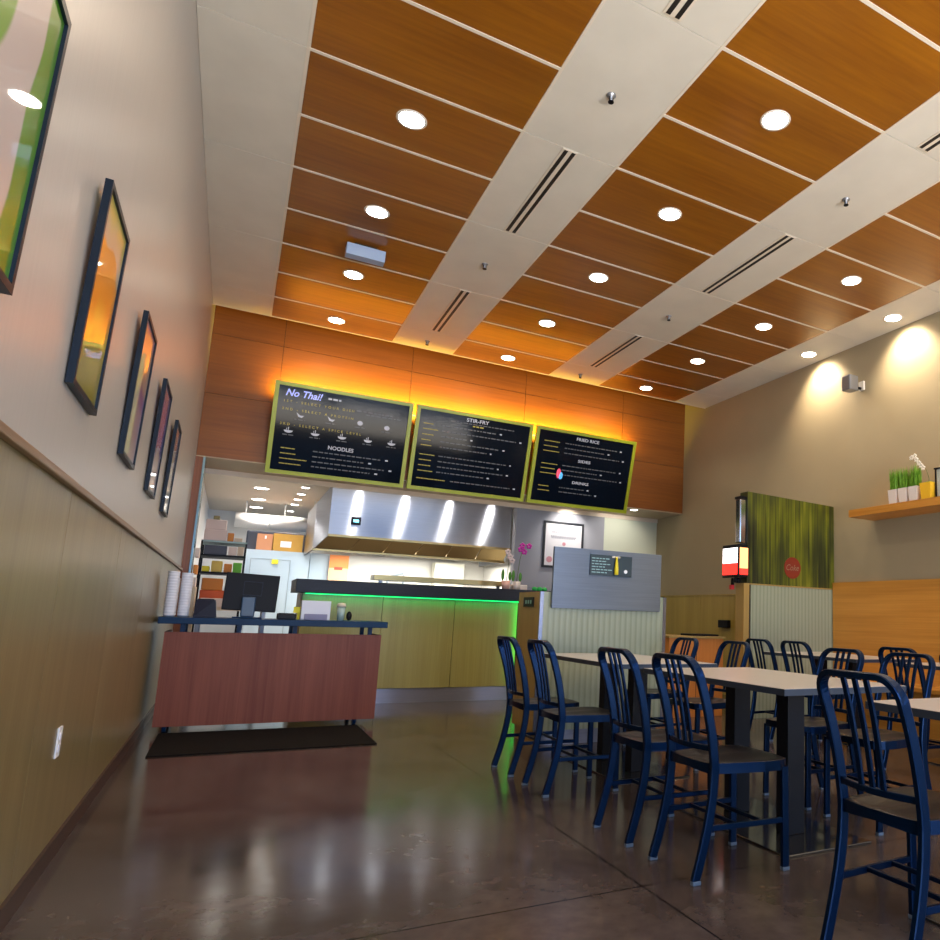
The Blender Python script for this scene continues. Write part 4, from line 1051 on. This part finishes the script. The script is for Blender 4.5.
bm = BM(); box(bm, 3.62, 13.0, 0.981, 4.15, 13.26, 1.93, bev=0.01); tag(link('wall_cabinet', bm, P('cabinet_cream', (0.72, 0.70, 0.58), 0.4)), 'cream cabinet standing at the right of the cooking line', 'cabinet')
t = thing('wall_faucet', 'grey angled pot filler tap at the cooking line', 'tap', (2.95, 13.1, 0.981))
bm = BM(); sweep(bm, [(0.16, 0, 0.0), (0.16, 0, 0.66), (0.15, 0, 0.72), (-0.18, 0, 0.62)], 0.035, 0.035, depth=Vector((0, 1, 0)), rnd=0.5); link('spout', bm, line_grey, t)
bm = BM(); cyl(bm, (-0.10, 0, 0.0), (-0.10, 0, 0.62), 0.022, seg=10); link('riser_pipe', bm, line_grey, t)

t = thing('walk_in_cooler', 'pale blue-white walk-in cooler box with a door at the kitchen back', 'cooler', (0, 0, 0))
part_box('cabinet', t, kit_panel, 0.64, 13.05, 0.0, 1.585, 14.0, 1.945)
part_box('side_wall', t, kit_panel, 1.60, 13.10, 0.0, 1.90, 13.28, 1.95)
dr = part_box('door', t, kit_panel, 0.74, 13.02, 0.1, 1.30, 13.049, 1.80, bev=0.004)
bm = BM()
for a in ((0.735, 13.015, 0.1, 0.742, 13.02, 1.80), (1.298, 13.015, 0.1, 1.305, 13.02, 1.80), (0.735, 13.015, 1.797, 1.305, 13.02, 1.804)): box(bm, *a)
link('gasket', bm, line_grey, dr)
part_box('handle', dr, line_grey, 0.69, 12.99, 1.52, 0.80, 13.019, 1.545)
bm = BM(); box(bm, 1.035, 12.995, 1.73, 1.125, 13.014, 1.80); tag(link('sticky_note', bm, yellow_note), 'yellow note stuck on the cooler door top', 'note')
t = thing('wall_poster', 'orange and peach notice with a red block beside the cooler', 'poster', (1.885, 13.02, 1.50))
part_box('sheet', t, peach_pr, 0, 0, 0, 0.30, 0.006, 0.44)
part_box('header', t, orange_pr, 0, -0.002, 0.22, 0.30, -0.0005, 0.44)
part_box('block', t, red_pr, 0.08, -0.004, 0.19, 0.21, -0.0025, 0.24)
bm = BM(); box(bm, 0.80, 13.2, 1.946, 1.02, 13.6, 2.22); box(bm, 0.905, 13.197, 2.14, 0.93, 13.2, 2.19, 1)
tag(link('cardboard_box', bm, [cardboard_r, paper]), 'reddish cardboard box on top of the cooler, the left one', 'box', 'cardboard boxes on the cooler')
bm = BM(); box(bm, 1.035, 13.2, 1.946, 1.47, 13.65, 2.24); box(bm, 1.14, 13.197, 2.02, 1.30, 13.2, 2.12, 1)
tag(link('cardboard_box', bm, [cardboard, paper]), 'wide ochre cardboard box with a white label on top of the cooler', 'box', 'cardboard boxes on the cooler')
bm = BM(); cyl(bm, (0.45, 14.2, 2.52), (1.59, 14.2, 2.52), 0.13, seg=28); cyl(bm, (0.95, 14.2, 2.52), (0.98, 14.2, 2.52), 0.137, seg=28); cyl(bm, (0.6, 14.2, 2.6), (0.6, 14.2, 2.858), 0.012, seg=8); cyl(bm, (1.2, 14.2, 2.6), (1.2, 14.2, 2.858), 0.012, seg=8)
tag(link('air_duct', bm, P('duct_white', (0.86, 0.85, 0.82), 0.35)), 'thick white round air duct under the kitchen ceiling', 'duct')
bm = BM(); box(bm, 0.65, 13.72, 1.946, 1.55, 13.97, 2.31, bev=0.02); tag(link('evaporator_unit', bm, slate), 'dark unit on the cooler top behind the cardboard boxes', 'cooling unit')

# storage rack inside the kitchen entrance
t = thing('wire_rack', 'dark storage rack packed with food boxes at the kitchen entrance', 'rack', (0, 0, 0))
RX0, RX1, RY0, RY1 = 0.13, 0.64, 10.7, 11.3
for x in (RX0, RX1 - 0.02):
    for y in (RY0, RY1 - 0.02):
        bm = BM(); box(bm, x, y, 0.0, x + 0.02, y + 0.02, 1.86); link('post', bm, black_pl, t)
for z in (1.07, 1.44, 1.66, 1.84): part_box('shelf', t, black_pl if z < 1.8 else P('shelf_teal_edge', (0.35, 0.50, 0.50), 0.4), RX0, RY0, z, RX1, RY1, z + 0.022)
def goods(name, x0, x1, z, h, mat, label, cat='box', y=RY0 + 0.02, d=0.3):
    bm = BM(); box(bm, x0, y, z, x1, y + d, z + h, bev=min(0.008, h * 0.1)); tag(link(name, bm, mat), label, cat)
goods('food_carton', 0.15, 0.40, 1.863, 0.14, pink_item, 'pale carton on the rack top, lower left')
goods('food_carton', 0.155, 0.385, 2.004, 0.13, pink_item, 'pale carton stacked upon another on the rack top', y=RY0 + 0.03)
goods('snack_bag', 0.23, 0.30, 2.135, 0.05, olive_item, 'small olive pack at the very top of the carton stack', 'packet', y=RY0 + 0.05, d=0.12)
goods('food_packet', 0.41, 0.48, 1.863, 0.11, orange_item, 'orange packet right of the pale cartons on the rack top', 'packet')
goods('food_carton', 0.49, 0.58, 1.863, 0.05, beige_item, 'flat beige carton at the right end of the rack top')
goods('storage_tray', 0.17, 0.42, 1.683, 0.12, slate, 'slate blue tray on the upper rack shelf', 'tray')
goods('white_tub', 0.44, 0.53, 1.683, 0.11, pink_item, 'white tub on the upper rack shelf beside the tray', 'tub')
goods('white_tub', 0.54, 0.61, 1.683, 0.12, beige_item, 'beige tub on the upper rack shelf, right end', 'tub')
goods('food_packet', 0.17, 0.25, 1.463, 0.07, yellow_note, 'yellow packet on the middle rack shelf, left end', 'packet')
goods('food_packet', 0.27, 0.39, 1.463, 0.14, P('pack_yellow', (0.75, 0.55, 0.12), 0.6), 'tall yellow packet on the middle rack shelf', 'packet')
goods('food_packet', 0.41, 0.50, 1.463, 0.11, orange_item, 'brown-orange jar-like packet on the middle rack shelf', 'packet')
goods('food_packet', 0.51, 0.61, 1.463, 0.13, green_item, 'green packet at the right of the middle rack shelf', 'packet')
goods('food_carton', 0.19, 0.42, 1.23, 0.15, orange_item, 'orange carton on the lower rack shelf', y=RY0 + 0.02)
goods('food_carton', 0.18, 0.46, 1.093, 0.135, red_item, 'red-orange carton beneath the orange one on the lower rack shelf')
goods('food_carton', 0.47, 0.61, 1.093, 0.19, beige_item, 'beige carton at the right of the lower rack shelf')
t = thing('prep_table', 'pale cluttered prep table behind the register desk', 'table', (0.18, 9.9, 0.0))
part_box('top', t, beige_item, 0.0, 0.0, 0.98, 0.75, 0.6, 1.02)
for x in (0.02, 0.69):
    for y in (0.02, 0.54): part_box('leg', t, grey_met, x, y, 0, x + 0.04, y + 0.04, 0.98)
goods('bread_box', 0.22, 0.50, 1.021, 0.10, pink_item, 'pale box on the prep table behind the printer', y=9.93, d=0.35)
goods('white_canister', 0.58, 0.66, 1.021, 0.09, beige_item, 'beige canister on the prep table left of the monitor', 'canister', y=9.93, d=0.1)
for n_, (z, m_) in enumerate(((1.25, pink_item), (1.40, orange_item), (1.60, pink_item))):
    goods('paper_bundle', 0.105, 0.15, z, 0.11, m_, 'small wall rack bundle by the glass edge, %s' % ['lowest', 'middle', 'top'][n_], 'bundle', y=10.1, d=0.2)
bm = BM(); box(bm, 0.101, 10.05, 0.0, 0.16, 10.35, 1.249); tag(link('narrow_shelf_unit', bm, beige_item), 'narrow pale shelf unit behind the glass edge', 'shelf')
